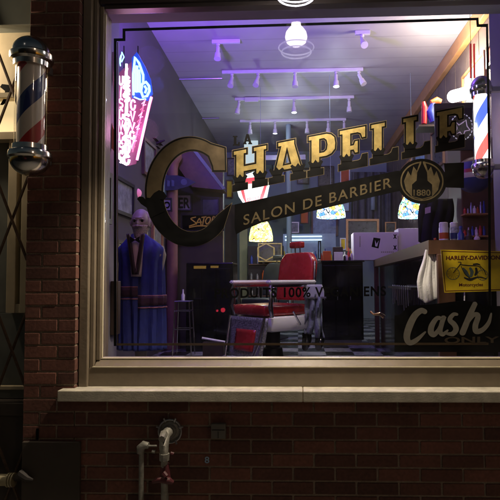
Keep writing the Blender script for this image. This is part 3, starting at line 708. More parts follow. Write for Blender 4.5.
# conduits and junction box
Yc = F*HZ/(280-72) - 2.6
CD = thing('ceiling_conduit', (at(163, 72, Yc).x, Yc, ZC), 'grey round junction box with conduits on the left of the ceiling', 'conduit')
jb = at(163, 72, Yc)
MB().lathe([(.07, ZC-.05), (.07, ZC-.004)], (jb.x, Yc, 0), seg=20).build('junction_box', 'steel', CD, smooth=True)
mb = MB(); mb.tube([(jb.x, Yc, ZC-.02), (at(222, 66, Yc).x, Yc, ZC-.02)], .011, 8); mb.tube([(jb.x, Yc, ZC-.02), (jb.x-.02, Yc+3.0, ZC-.02)], .011, 8)
mb.tube([(jb.x, Yc+1.7, ZC-.02), (jb.x+.5, Yc+1.7, ZC-.02)], .011, 8); mb.build('conduit_run', 'steel', CD, smooth=True)
Yc2 = Yc+1.7
MB().lathe([(.07, ZC-.10), (.07, ZC-.004)], (jb.x-.01, Yc2, 0), seg=20).build('junction_box', 'ironblk', CD, smooth=True)

# ------------------------------------------------------------------ neon sign on the left
Yne = 0.78
NE = thing('neon_sign', at(130, 160, Yne), 'glowing pink, white and blue neon sign hanging inside the top left of the window', 'neon sign')
npk = emi('neon_pink', (1.0, 0.22, 0.48), 5.0); nwh = emi('neon_white', (1.0, 0.70, 0.90), 4); nbl = emi('neon_blue_white', (0.22, 0.55, 1.0), 4.2); nrd = emi('neon_red', (1.0, .10, .25), 2.6)
shape('back_board', [(116,76),(127,66),(134,60),(143,68),(149,88),(153,98),(136,164),(128,166),(116,158)], emi('neon_board', (.85, .16, .5), .22, (.1,.03,.08)), Yne+.03, NE, thick=.004)  # board given a faint pink glow of its own behind the tubes
def npt(P, Y=Yne): return [at(x, y, Y) for x, y in P]
def neon(P, m, r=.008, nm='neon_tube', Y=Yne, closed=False):
    MB().tube(npt(P, Y), r, 8, closed=closed).build(nm, m, NE, smooth=True)
neon([(151.5,97),(149.5,104),(137,160)], npk, .009)
neon([(145,99),(132.5,152)], nrd, .005)
neon([(117.5,82),(118,120),(117.5,156),(123,163),(128,164)], nwh, .007)
rn = random.Random(5)
for col_, (x0_, x1_, ya_, yb_, mm, rr_) in enumerate([(119,123,76,160,npk,.0045),(123.5,129.5,68,160,nwh,.0075),(130.5,135.5,100,152,npk,.0055)]):
    y = ya_
    while y < yb_ - 5:
        hgt = rn.uniform(7, 11); w0 = (x1_-x0_)
        sh_ = 0 if col_ < 2 else -(y-100)*.03
        g_k = rn.choice('OSUVI'); xa_ = x0_+sh_+.3; xb_ = x1_+sh_-.3; xm = (xa_+xb_)/2; hw = (xb_-xa_)/2; ym = y+hgt/2; hh_ = hgt/2
        if g_k == 'O': P_ = [(xm+hw*math.cos(R(a)), ym+hh_*math.sin(R(a))) for a in range(0, 340, 30)]
        elif g_k == 'S': P_ = [(xm+hw*math.cos(R(a)), y+hh_*.5+hh_*.5*math.sin(R(a))) for a in range(-20, -280, -30)] + [(xm+hw*math.cos(R(a)), y+hh_*1.5+hh_*.5*math.sin(R(a))) for a in range(-80, 160, 30)]
        elif g_k == 'U': P_ = [(xa_, y)] + [(xm-hw*math.cos(R(a)), ym+hh_*.9*math.sin(R(a))) for a in range(0, 181, 30)] + [(xb_, y)]
        elif g_k == 'V': P_ = [(xa_, y), (xm, y+hgt), (xb_, y)]
        else: P_ = [(xm+.4, y), (xm-.2, ym), (xm-.4, y+hgt)]
        neon(P_, mm if rn.random() < .75 else nwh, rr_*1.25, Y=Yne-.01*col_); y += hgt+1.2
neon([(126.5,64),(127,112)], nwh, .008); neon([(125.8,118),(126,158)], nwh, .007)
for i in range(8):
    y = 104 + i*6; x = 146.2 - i*1.55
    neon([(x-4.5,y),(x-1,y-3.6),(x-3.2,y+1.8),(x-.2,y+.6)], nrd if i % 2 else npk, .0034, Y=Yne-.02)
neon([(133.5,95),(133.2,74),(135,57),(139,63),(143.2,75),(143.2,82)], nbl, .008)
neon([(136.3,92),(136.2,72),(137,66)], nbl, .011); neon([(139.2,92),(139.4,76),(138.6,70)], nbl, .010)
neon([(142,84),(146,82),(149,86),(149.4,91),(147,96),(143,97),(141,91),(142,84)], nbl, .009); neon([(144.6,86),(146.5,89),(145,93)], nbl, .008)
neon([(134,97),(140,99.5),(146,99)], nbl, .005)
neon([(120,64),(122,52),(124,57),(121.5,62)], nbl, .004); neon([(120.5,66),(119.5,60),(121,55)], nbl, .004)
MB().tube(npt([(138,60),(138,46)], Yne+.03), .004, 6).build('hanger_wire', 'ironblk', NE); MB().tube(npt([(124,68),(124,46)], Yne+.03), .004, 6).build('hanger_wire', 'ironblk', NE)
g_ = lamp('SPOT', at(150, 60, Yne+.35), (0.27, 0.10, 1.0), 470, .10, 'neon_glow', NE, spot_size=R(140), spot_blend=.8)
g_.rotation_euler = Vector((-.45, -.75, -1.0)).to_track_quat('Z', 'Y').to_euler()
lamp('POINT', at(150, 60, Yne+.3), (0.28, 0.16, 1.0), 22, .10, 'neon_glow', NE)
lamp('POINT', at(156, 84, Yne+.62), (0.08, 0.14, 1.0), 9, .06, 'neon_glow', NE)
shape('blue_halo_board', [(132,98),(132,58),(137,52),(146,68),(151,80),(153,94),(148,101)], emi('blue_halo_glow', (.03,.10,1.0), .8, (.02,.03,.1)), Yne+.018, NE, thick=.003)  # self-glowing sheet stands in for the blue halo round the tubes
lamp('POINT', at(146, 130, Yne-.02), (1.0, 0.35, 0.75), 5, .08, 'neon_glow', NE)
# small orange pennants left of it
shape('paper_flag', [(110.5,128),(112,123),(114.5,132),(114.5,152),(110,146)], mat('salmon_paper', (.75,.25,.18), .8), .5, None, thick=.002, label='salmon paper flag hanging left of the neon sign', cat='flag')
shape('paper_flag', [(110.5,52),(114,52),(114,60),(113.5,92),(111.8,70)], mat('pink_paper', (.75,.45,.6), .8), .5, None, thick=.002, label='thin pink paper strip left of the top of the neon sign', cat='flag')
# pictures on the left return and wall
def frame_on_x(name, X, y0, y1, z0_, z1_, fm, pm, label, side=1, t=.03):
    T = thing(name, (X, (y0+y1)/2, z0_), label, 'picture')
    s = side; mb = MB()
    for (ya, yb, za_, zb_) in ((y0,y1,z0_,z0_+t),(y0,y1,z1_-t,z1_),(y0,y0+t,z0_+t,z1_-t),(y1-t,y1,z0_+t,z1_-t)):
        mb.box((X, ya, za_), (X+s*.03, yb, zb_))
    mb.build('frame', fm, T); MB().box((X+.002*s, y0+t, z0_+t), (X+s*.012, y1-t, z1_-t)).build('print', pm, T)
    return T
frame_on_x('picture_frame', -1.119, .30, .44, zat(222,.4), zat(170,.4), 'darkbrown', 'bluepic', 'narrow dark framed picture on the left window reveal')
frame_on_x('picture_frame', XL+.001, 1.75, 2.25, zat(214,2), zat(178,2), 'ironblk', 'paperpic', 'dark framed print on the left wall above the mannequin')
mb = thing('picture_frame', at(108, 300, .55), 'tall dark panel standing at the left edge of the window', 'panel')
MB().box((-1.118, .50, zat(334, .55)), (-1.09, .60, zat(280, .55)), .003).build('panel', 'darkbrown', mb)
# glowing pink ball
pk = at(137, 193, 2.45)
lampb = thing('ball_lamp', pk, 'small dim pink ball lamp on the left wall above the mannequin head', 'lamp')
MB().lathe([(.0005,-.045)]+[(.045*math.cos(R(a)), .045*math.sin(R(a))) for a in range(-80, 90, 10)], pk, seg=20).build('ball', emi('pink_ball', (1, .25, .50), .55, (.4,.2,.3)), lampb, smooth=True)
MB().tube([pk, Vector((XL+.001, pk.y, pk.z+.03))], .008, 8).build('wall_arm', 'black', lampb)

# ------------------------------------------------------------------ mannequin
Ym = 1.35; km = F/(Ym+2.6)
mx = xat(141, Ym, 250); MN = thing('mannequin', (mx, Ym, ZF), 'bearded mannequin in a long blue robe with maroon bands behind the left of the window', 'mannequin')
zh = zat(209, Ym, 141); hh = 0.215
def headfn(u, v):
    a = 2*math.pi*u; b = math.pi*(v-.5)
    x = math.cos(b)*math.sin(a); y = -math.cos(b)*math.cos(a); z = math.sin(b)
    rx, ry, rz = .072, .088, hh/2
    jaw = 1 - .28*max(0, -z)**1.3
    X, Yv, Z = x*rx*jaw, y*ry*(1-.15*max(0,-z)), z*rz
    fr = max(0, -y)
    g = lambda x0, z0, sx, sz: math.exp(-((x-x0)/sx)**2 - ((z-z0)/sz)**2) * fr
    Yv -= .024*g(0, -.12, .13, .20)            # nose
    Yv -= .007*g(0, .28, .6, .10)               # brow
    Yv += .013*(g(.34, .08, .2, .13)+g(-.34, .08, .2, .13))
    Yv -= .006*g(0, -.48, .3, .09)
    Yv += .006*g(0, -.40, .25, .05)
    return (mx + X, Ym + Yv, zh - hh/2 + Z)
mb = MB(); mb.grid(headfn, 40, 32)
nk = zh - hh*.9
mb.tube([(mx, Ym+.015, nk+.05), (mx, Ym+.02, nk-.04), (mx, Ym+.02, nk-.09)], [.045,.048,.07], 20)
mb.lathe([(.17, nk-.09), (.19, nk-.16), (.15, nk-.34), (.14, nk-.5), (.17, nk-.62), (.12, ZF+.35), (.05, ZF+.3), (.03, ZF+.05), (.16, ZF+.03), (.16, ZF+.002)], (0,0,0), seg=24)
for v in mb.bm.verts:
    if v.co.z < nk-.085 and abs(v.co.x) < .3 and v.co.y < .5: v.co = Vector((mx+v.co.x, Ym+.02+v.co.y*.55, v.co.z))
mb.build('body', 'skin', MN, smooth=True)
mb = MB()
for s in (-1, 1): mb = MB(); mb.tube([(mx+s*.07, Ym+.01, zh-hh*.42), (mx+s*.082, Ym+.012, zh-hh*.48), (mx+s*.078, Ym+.008, zh-hh*.6)], [.010,.014,.007], 8); mb.build('ear', 'skin', MN, smooth=True)
def beardfn(u, v):
    a = R(-78 + 156*u); t = v
    r = .070*(1-.55*t) + .006*math.sin(u*40)*t
    zz = zh - hh*.60 - t*.115 - .03*math.cos(a)*t
    return (mx + math.sin(a)*r*(1.0), Ym - math.cos(a)*(.088*(1-.3*t)) + .0, zz)
MB().grid(beardfn, 26, 10).build('beard', 'hair', MN, smooth=True, solid=.01)
mb = MB(); mb.tube([(mx-.034, Ym-.086, zh-hh*.66), (mx, Ym-.104, zh-hh*.645), (mx+.034, Ym-.086, zh-hh*.66)], [.004,.010,.004], 8).build('moustache', 'hair', MN, smooth=True)
def hairfn(u, v):
    a = R(60 + 240*u); b = R(-20 + 75*v)
    return (mx + .076*math.cos(b)*math.sin(a), Ym + .006 - .090*math.cos(b)*math.cos(a), zh - hh/2 + hh*.5*math.sin(b))
MB().grid(hairfn, 20, 8).build('hair', 'hair', MN, smooth=True, solid=.006)
for s in (-1, 1):
    MB().lathe([(.0005,-.008),(.009,-.005),(.012,0),(.009,.005),(.0005,.008)], (mx+s*.027, Ym-.070, zh-hh*.47), axis='Y', seg=12).build('eye', 'black', MN, smooth=True)
    MB().tube([(mx+s*.012, Ym-.088, zh-hh*.42), (mx+s*.028, Ym-.086, zh-hh*.395), (mx+s*.046, Ym-.072, zh-hh*.42)], [.003,.005,.003], 8).build('eyebrow', 'hair', MN, smooth=True)
# shirt, tie
MB().grid(lambda u, v: (mx + (u-.5)*(.10 - .03*v), Ym - .085 - .05*math.cos((u-.5)*2.2) , nk - .045 - v*.28), 12, 8).build('shirt', 'shirt', MN, smooth=True, solid=.006)
mb = MB(); mb.prism([(mx-.034, nk-.03),(mx-.004,nk-.05),(mx+.004,nk-.05),(mx+.034,nk-.03),(mx+.034,nk-.078),(mx+.004,nk-.06),(mx-.004,nk-.06),(mx-.034,nk-.078)], Ym-.158, Ym-.146)
mb.build('bow_tie', 'black', MN)
# robe: two front panels and a back, hanging with folds
zrb = zat(349, Ym)
def robe(s):
    def fn(u, v):
        # u across from centre outwards round the body to the back, v down
        ang = R(-4 + 172*u); z = (nk + .0) - v*((nk) - zrb)
        w_ = .052 + .110*min(1, v/.10)**.6 + .012*v; dpt = .07 + .05*min(1, v/.15)
        fold = .010*math.sin(u*38 + s*2 + v*3)*min(1, v*3) + .006*math.sin(u*71+v*5)*v
        open_ = max(0, .26 - v)*.17
        x = math.sin(ang)*(w_ + fold) + open_ * (1-u) + (.012*v if s > 0 else -.0)
        drop = -.04*(math.sin(ang))**2*max(0, 1-v*4)
        return (mx + s*x, Ym + .01 - math.cos(ang)*(dpt + fold*1.2), z + drop)
    return fn
for s in (-1, 1): 
    MB().grid(robe(s), 44, 44).build('robe_panel', 'bluecloth', MN, smooth=True, solid=.006)
# collar and stripes (wider bands proud of the cloth)
def bandfn(s, y0, y1, ex=.004):
    fn = robe(s); zt_ = zat(y0, Ym-.1); zb_ = zat(y1, Ym-.1)
    v0 = (nk - zt_)/(nk - zrb); v1 = (nk - zb_)/(nk - zrb)
    def g(u, v):
        x, y, z = fn(u, v0 + (v1-v0)*v); c = Vector((x-mx, y-Ym-.01)); c = c*(1 + .045)
        return (mx + c.x, Ym + .01 + c.y, z)
    return g
for s, dy in ((-1, 0), (1, 9)):
    MB().grid(bandfn(s, 287+dy*.9, 296+dy), 44, 3).build('band', 'maroon', MN, smooth=True, solid=.003)
    for yy in (285.5, 297.5):
        MB().grid(bandfn(s, yy+dy, yy+1.3+dy), 44, 1).build('piping', 'pinkline', MN, smooth=True, solid=.008)
MB().grid(lambda u, v: (mx - .070 + .030*u + .045*v, Ym-.138+.01*math.sin(u*6), nk-.01-v*.30), 6, 20).build('lapel', 'darkbrown', MN, smooth=True, solid=.006)
MB().grid(lambda u, v: (mx + .040 + .03*u - .045*v, Ym-.14+.01*math.sin(u*6), nk-.01-v*.30), 6, 20).build('lapel', 'darkbrown', MN, smooth=True, solid=.006)

# ------------------------------------------------------------------ column, stool, left side clutter
Yk = 3.55
cxk = xat(172, Yk)
CO = thing('iron_column', (cxk, Yk, ZF), 'round pink painted iron column left of the barber chair', 'column')
MB().lathe([(.10, ZF+.001), (.10, ZF+.05), (.068, ZF+.08), (.064, 2.85), (.075, 2.9), (.11, 2.96), (.11, 3.0)], (cxk, Yk, 0), seg=24).build('shaft', 'column', CO, smooth=True)
ST = thing('metal_stool', (xat(184, 3.0), 3.0, ZF), 'small chrome wire stool beside the pink column', 'stool')
sx = xat(184, 3.0); zt_s = zat(300, 3.0)
MB().box((sx-.085, 2.91, zt_s-.012), (sx+.085, 3.09, zt_s), .005).build('seat', 'steel', ST)
for ax in (-1, 1):
    for ay in (-1, 1): MB().tube([(sx+ax*.075, 3.0+ay*.08, zt_s-.01), (sx+ax*.10, 3.0+ay*.10, ZF+.003)], .008, 8).build('leg', 'chrome', ST, smooth=True)
mb = MB()
for z in (zt_s-.11, zt_s-.30):
  mb = MB(); mb.tube([(sx-.085,2.91,z),(sx+.085,2.91,z),(sx+.085,3.09,z),(sx-.085,3.09,z)], .005, 6, closed=True); mb.build('rung', 'chrome', ST, smooth=True)
BO = thing('spray_bottle', (sx-.01, 3.0, zt_s), 'small white bottle standing on the chrome stool', 'bottle')
MB().lathe([(.018, zt_s+.001), (.02, zt_s+.06), (.008, zt_s+.08), (.008, zt_s+.12)], (sx-.01, 3.0, 0), seg=14).build('bottle', 'white', BO, smooth=True)
# partition with signs (behind the column)
Yp = 4.0
PT = thing('partition_wall', (xat(200, Yp), Yp, ZF), 'tan partition wall with signs behind the pink column', 'wall')
xr_ = xat(223, Yp)
MB().box((XL+.001, Yp, ZF+.001), (xr_, Yp+.1, zat(150, Yp))).build('wall_panel', 'tan', PT)
f = MB(); f.prism([(at(166,150,Yp-.3).x, at(166,150,Yp-.3).z), (at(192,148,Yp-.3).x, at(192,148,Yp-.3).z), (at(224,188,Yp-.3).x, at(224,190,Yp-.3).z), (at(192,192,Yp-.3).x, at(188,187,Yp-.3).z)], Yp-.3, Yp-.002)
f.build('sloping_soffit', 'brownwood', PT)
MB().prism([(at(186,146,Yp-.3).x, at(186,142,Yp-.3).z), (at(190,142,Yp-.3).x, at(190,142,Yp-.3).z), (at(226,189,Yp-.3).x, at(226,189,Yp-.3).z), (at(223,190,Yp-.3).x, at(223,190,Yp-.3).z)], Yp-.34, Yp-.301).build('edge_trim', 'plaster', PT)
def flat_frame(name, p0, p1, Y, fm, pm, label, cat='picture', t=2.0, txt=None):
    c = at((p0[0]+p1[0])/2, p1[1], Y); T = thing(name, c, label, cat)
    (x0, y0), (x1, y1) = p0, p1
    shape('frame', [[(x0,y0),(x1,y0),(x1,y1),(x0,y1)], [(x0+t,y0+t),(x1-t,y0+t),(x1-t,y1-t),(x0+t,y1-t)]], fm, Y-.016, T, thick=.014)
    shape('print', [(x0+t*.8,y0+t*.8),(x1-t*.8,y0+t*.8),(x1-t*.8,y1-t*.8),(x0+t*.8,y1-t*.8)], pm, Y-.006, T, thick=.003)
    return T
wh = mat('white_board', (.55,.53,.50), .6, var=.15, scale=20)
T = flat_frame('sign_board', (176.5, 194), (192, 211), Yp-.02, 'ironblk', wh, 'black framed white sign lettered ER on the partition', 'sign', 1.4)
words('lettering', 'ER', 'black', Yp-.035, (178.4, 208), (190, 208), 10.5, T, offset=.03)
T = flat_frame('sign_board', (159.5, 198), (172, 211.5), 3.0, 'ironblk', wh, 'small dark framed sign left of the column', 'sign', 1.4)
words('lettering', 'IO', 'black', 2.98, (162, 208), (170, 208), 6.5, T, offset=.03)
flat_frame('picture_frame', (201, 197.5), (219.5, 216), Yp-.02, 'ironblk', 'darkpic', 'dark framed picture on the tan partition', t=1.6)
T = flat_frame('script_sign', (181.5, 214.5), (224, 231), Yp-.12, 'ironblk', 'black', 'long black sign with yellow brush lettering under the pictures', 'sign', 1.0)
ym = mat('yellow_brush_paint', (.75, .50, .04), .5)
YS_ = Yp-.135
for pts in ([(196,217),(191,218.5),(193.5,221),(196,223.5),(189.5,226)], [(196,224.5),(199.5,218.5),(201,224.5)], [(197.5,222.5),(201.5,222)], [(201.5,217.5),(206,216.8)], [(204.2,217),(202.5,225)], [(207.5,217.5),(205.5,221),(207,224),(210,221),(210,217.5),(207.5,217.5)], [(211.5,224.5),(213,217),(215.5,218),(213,221),(215,224.5)], [(217.5,216),(216.5,224)], [(220.5,216),(219.5,223.5)], [(216,216),(222.5,215.4)], [(189,227.5),(199,225.8),(212,226.4)]):
    shape('brush_stroke', stroke(pts, [1.2]*len(pts)), ym, YS_ - .0006*random.random(), T)
# wooden fish-shaped plaque
FP = thing('board_plaque', at(171, 182, 3.44), 'dark surfboard shaped plaque fixed across the pink column', 'plaque')
shape('board', [(150,178),(160,175.5),(178,175.5),(188,178.5),(196,182.5),(188,186.5),(176,190),(158,191),(148,189)], mat('dark_blue_board', (.05,.05,.10), .4, var=.3), 3.44, FP, thick=.012)
faint = mat('faint_blue_print', (.12,.14,.26), .5)
for k_ in range(5): shape('print_mark', [(154+k_*4.4,187-k_*.2),(156.6+k_*4.4,187-k_*.2),(156.6+k_*4.4,181.5-k_*.2),(154+k_*4.4,180.5-k_*.2)], faint, 3.42, FP)
shape('round_badge', arc(184, 182, 3.2, 3.2, 0, 350, 20), mat('faint_blue_print', (.12,.14,.26), .5), 3.42, FP)
# aeroplane silhouette model
AP = thing('model_aeroplane', at(157, 143, 3.1), 'small dark model aeroplane fixed high on the left wall above the column', 'model')
mb = MB(); c = at(157, 143, 3.1)
mb.tube([c+Vector((-.09,0,-.01)), c+Vector((0,0,0)), c+Vector((.09,0,.03))], [.008,.022,.008], 10); mb.build('fuselage', 'darkbrown', AP, smooth=True)
mb = MB(); mb.box(c+Vector((-.03,-.16,.012)), c+Vector((.03,.16,.02)), .002); mb.box(c+Vector((-.06,-.02,-.045)), c+Vector((.02,.1,-.038)), .002); mb.build('wing', 'darkbrown', AP)
MB().tube([c, Vector((XL+.001, c.y, c.z))], .006, 6).build('wall_rod', 'black', AP)
flat_frame('picture_frame', (211, 153), (226, 171.5), 5.2, 'darkbrown', mat('orange_print2', (.36,.20,.10), .6, var=.3), 'orange brown picture on the pale wall above the script sign', t=1.4)

# cabinet added to keep this area dark (its gloss takes the street reflections)
DC = thing('added_dark_cabinet', (xat(205, 3.4), 3.5, ZF), 'long low black cabinet added to keep the area behind the stool dark', 'cabinet')
a = xat(186, 3.3); b = xat(233, 3.3)
MB().box((a, 3.3, ZF+.001), (b, 3.75, zat(262, 3.3)), .01).build('carcass', 'blackgloss', DC)
mb = MB()
for i in range(3): mb.box((a+.02+i*(b-a-.04)/3+.008, 3.29, ZF+.08), (a+.02+(i+1)*(b-a-.04)/3-.008, 3.2995, zat(268, 3.3)), .002)
mb.build('door', 'blackgloss', DC)
PB = thing('fluorescent_tube', at(213, 340, 2.5), 'white rod lying on the floor left of the barber chair', 'rod')
p1 = at(202, 338, 3.05); p2 = at(225, 342.5, 2.85); p1.z = p2.z = ZF+.03
MB().tube([at(202,338,2.9), at(225,342,2.9)], .012, 8).build('rod', 'white', PB, smooth=True)
MB().box((at(203,340,2.9).x, 2.88, ZF+.001), (at(224,340,2.9).x, 2.95, at(213,342,2.9).z), .003).build('base', 'darkbrown', PB)

# ------------------------------------------------------------------ barber chairs
def barber_chair(loc, rz, lea, label, trim='white', panel='engraved'):
    T = thing('barber_chair', loc, label, 'barber chair', rz=rz)
    B = lambda: MB()
    kw = dict(local=True)
    B().lathe([(.30,.002),(.30,.03),(.26,.05),(.10,.08),(.09,.16),(.07,.17),(.07,.34),(.12,.36)], seg=32).build('base', 'ironblk', T, smooth=True, **kw)
    m_ = B(); m_.box((-.275,-.25,.335), (.275,.29,.47), .035); m_.build('seat_frame', trim, T, smooth=True, **kw)
    def cushion(name, a, b, bev, sub=2, puff=0.0, m=lea):
        q = MB(); q.box(a, b); 
        bmesh.ops.bevel(q.bm, geom=q.bm.edges[:], offset=bev, segments=3, affect='EDGES', profile=.6)
        return q.build(name, m, T, smooth=True, **kw)
    cushion('seat', (-.235,-.29,.475), (.235,.24,.575), .035)
    # backrest, leaning back
    q = MB()
    def bf(u, v):
        x = (u-.5)*2; z = .60 + .47*v; rnd = 1 - max(0, (v-.72)/.28)**2.2*.35
        return (x*.245*rnd, .245 + .07*v - .018*(1-x*x) , z)
    def bb(u, v):
        p_ = bf(u, v); return (p_[0], p_[1]+.075, p_[2])
    n1, n2 = 16, 14
    q.grid(bf, n1, n2); q.grid(bb, n1, n2)
    q.grid(lambda u, v: Vector(bf(0, v)).lerp(Vector(bb(0, v)), u), 3, n2); q.grid(lambda u, v: Vector(bf(1, v)).lerp(Vector(bb(1, v)), u), 3, n2)
    q.grid(lambda u, v: Vector(bf(u, 1)).lerp(Vector(bb(u, 1)), v), n1, 3); q.grid(lambda u, v: Vector(bf(u, 0)).lerp(Vector(bb(u, 0)), v), n1, 3)
    q.build('backrest', lea, T, smooth=True, sub=1, **kw)
    q = MB()
    for s in (-1, 1): q = MB(); q.tube([(s*.255,.28,.48), (s*.262,.30,.75), (s*.24,.33,.98)], .014, 10); q.build('back_bracket', 'chrome', T, smooth=True, **kw)
    cushion('headrest', (-.085,.29,1.115), (.085,.355,1.18), .02)
    q = MB()
    for s in (-1, 1): q = MB(); q.tube([(s*.035,.335,1.02), (s*.035,.33,1.13)], .007, 8); q.build('headrest_post', 'chrome', T, smooth=True, **kw)
    for s in (-1, 1):
        q = MB(); q.box((s*.275-.034,-.29,.765), (s*.275+.034,.29,.80)); bmesh.ops.bevel(q.bm, geom=q.bm.edges[:], offset=.012, segments=3, affect='EDGES')
        ar = q.build('armrest', trim, T, smooth=True, **kw)
        q = MB(); q.tube([(s*.275,-.25,.765),(s*.285,-.265,.70),(s*.275,-.25,.64),(s*.28,-.262,.56),(s*.272,-.24,.47)], [.014,.024,.013,.024,.018], 12)
        q.tube([(s*.275,.22,.765),(s*.275,.22,.47)], .013, 10); q.box((s*.275-.01,-.27,.735), (s*.275+.01,.27,.764), .003)
        q.build('arm_support', 'chrome', T, smooth=True, **kw)
    # apron and footrest
    q = MB(); q.grid(lambda u, v: ((u-.5)*(.56 - .10*v*v), -.300 - .05*v**1.5 - .012*math.cos((u-.5)*3), .465 - .36*v), 12, 10)
    q.build('footrest_apron', panel, T, smooth=True, solid=.014, **kw)
    q = MB(); q.grid(lambda u, v: ((u-.5)*(.29 - .02*v), -.322 - .04*v - .008*math.cos((u-.5)*3), .355 - .19*v), 8, 6)
    q.build('apron_pad', lea, T, smooth=True, solid=.016, **kw)
    q = MB(); q.tube([(-.2,-.40,.10),(-.21,-.52,.07),(.21,-.52,.07),(.2,-.40,.10)], .013, 10); q.tube([(-.255,-.31,.47),(-.235,-.36,.25),(-.20,-.41,.10)], .012, 10); q.tube([(.255,-.31,.47),(.235,-.36,.25),(.20,-.41,.10)], .012, 10)
    q.build('footrest_rail', 'chrome', T, smooth=True, **kw)
    q = MB(); q.tube([(.29,.05,.40),(.36,.02,.40),(.40,-.1,.52)], .009, 8); q.build('lever', 'chrome', T, smooth=True, **kw)
    return T
cY = 2.40; cX = xat(272.5, cY)
barber_chair((cX, cY, ZF), R(-47), 'redlea', 'antique barber chair in red leather with white arms and engraved footrest')
barber_chair((xat(266, 4.6), 4.7, ZF-.02), R(-30), 'darklea', 'dark leather barber chair behind the red one', trim='steel')
# cape hanging over the chair arm
CP = thing('barber_cape', (cX+.4, cY-.1, ZF), 'grey cloth draped from the right arm of the red barber chair', 'cloth')
Yq = cY-.06
P = [(302,283),(322,283),(326.5,298),(323,299)]
def tail(x0, x1, xe0, xe1, yt, yb, ph):
    def fn(u, v):
        px = (x0+(x1-x0)*u)*(1-v) + (xe0+(xe1-xe0)*u)*v + .9*math.sin(v*5+ph) + .5*math.sin(u*5+v*13+ph); py = yt + (yb-yt)*v
        p_ = at(px, py, Yq - .02 - .022*math.sin(u*9+ph+v*2.5) - .016*math.sin(v*13+ph+u*4)); return p_
    return fn
MB().grid(tail(304,313,305,314,294,334,0), 10, 20).build('cloth_tail', 'cape', CP, smooth=True, solid=.008)
MB().grid(tail(313.5,321,314,324,294,338,2), 10, 20).build('cloth_tail', 'cape', CP, smooth=True, solid=.008)
MB().grid(lambda u, v: at(304+18*u+ 4.5*v*u, 284.5+14*v, Yq - .035 - .01*math.sin(u*7)), 8, 6).build('cloth_flap', mat('pale_lining', (.45,.44,.50), .8), CP, smooth=True, solid=.006)
SH = thing('ankle_boots', (xat(312, Yq), Yq, ZF), 'pair of dark laced boots beneath the hanging grey cloth', 'boots')
for q0 in (307, 320):
    b0 = at(q0, 344, Yq); 
    mb = MB(); mb.tube([(b0.x, Yq+.03, zat(333,Yq)), (b0.x, Yq+.02, zat(340,Yq)), (b0.x-.01, Yq-.03, zat(344,Yq)), (b0.x-.02, Yq-.12, zat(346,Yq))], [.045,.045,.042,.03], 12).build('boot', 'blackgloss', SH, smooth=True)

# small footstool / metal feet at left of footrest
# ------------------------------------------------------------------ back of the shop
def back_frame(p0, p1, Y, fm, pm, label, t=2.0): return flat_frame('picture_frame', p0, p1, Y, fm, pm, label, t=t)
back_frame((311, 196), (338, 236), YB-.02, 'brownwood', 'bluepic', 'brown framed pale blue picture behind the left stained glass lamp')
back_frame((346, 219), (379, 251), 6.0, 'orangewood', 'darkpic', 'gold framed dark mirror behind the white carton', 2.2)
DR = thing('dark_curtain', at(380, 240, 7.6), 'tall dark grey curtain hanging on the back wall', 'curtain')
MB().grid(lambda u, v: at(352+46*u, 172+66*v, 7.7 - .06*math.sin(u*34) - .02*math.sin(u*77)), 80, 6).build('drape', mat('dark_grey_drape', (.10,.105,.12), .9, var=.3), DR, smooth=True, solid=.01)
MB().grid(lambda u, v: at(371+4*u, 184+26*v, 7.58 - .02*math.sin(u*3.1)), 4, 4).build('pale_ribbon', 'plaster', DR, smooth=True, solid=.01)
PI = thing('back_pipe', at(289, 250, 6.4), 'tall pale vertical pipe near the back wall', 'pipe')
MB().tube([(xat(289.5, 6.4), 6.4, ZF), (xat(289.5, 6.4), 6.4, ZC-.003)], .045, 14).build('pipe_run', 'plaster', PI, smooth=True)
DF = thing('air_duct', at(262, 160, 7.2), 'dark shelf beam under the far end of the ceiling', 'beam')
a = at(259, 156, 7.2); b = at(306, 161, 7.2); MB().box((a.x, 7.1, a.z), (b.x, 7.5, b.z), .01).build('beam', 'steel', DF)
# gun-shaped prop? -> dark eagle plaque on the wall
# shield sign, lit
Ysg = 5.6
SG = thing('shield_sign', at(253, 205, Ysg), 'lit white shield sign with red border and lettering over the back', 'sign')
wem = emi('sign_white_glow', (0.92, 1.0, 0.98), 1.5); red = emi('sign_red', (0.9, .06, .06), .6, (.5,.02,.02))
shp = [(236,186),(243,184),(246,175),(253,172.5),(260,175),(263,184),(270,182),(267,197),(261,205),(245,206),(239,197)]
shape('face', shp, wem, Ysg, SG, thick=.04)
shape('red_border', [[(240,187.5),(243,186),(247,204),(258,203.2),(264,186),(267,185),(263.5,197),(259,204.4),(247,205.4),(243,198)]], red, Ysg-.046, SG)
shape('red_bar', [(244.5,178.5),(256,177),(256,183),(244.5,184.5)], red, Ysg-.046, SG)
words('lettering', 'SPORT', red, Ysg-.046, (247, 202), (259.5, 200.5), 4.0, SG, offset=.02)
lamp('POINT', at(253, 195, Ysg-.3), (.75, .92, 1.0), 22, .12, 'sign_light', SG)
LB = thing('light_panel', at(251, 150, 7.6), 'bright white light panel above the shield sign', 'light')
a = at(244, 137, 7.4); b = at(258, 171, 7.4); MB().box((a.x, 7.4, a.z), (b.x, 7.46, b.z), .01).build('panel', emi('cool_panel', (.75, .95, 1.0), .75), LB)
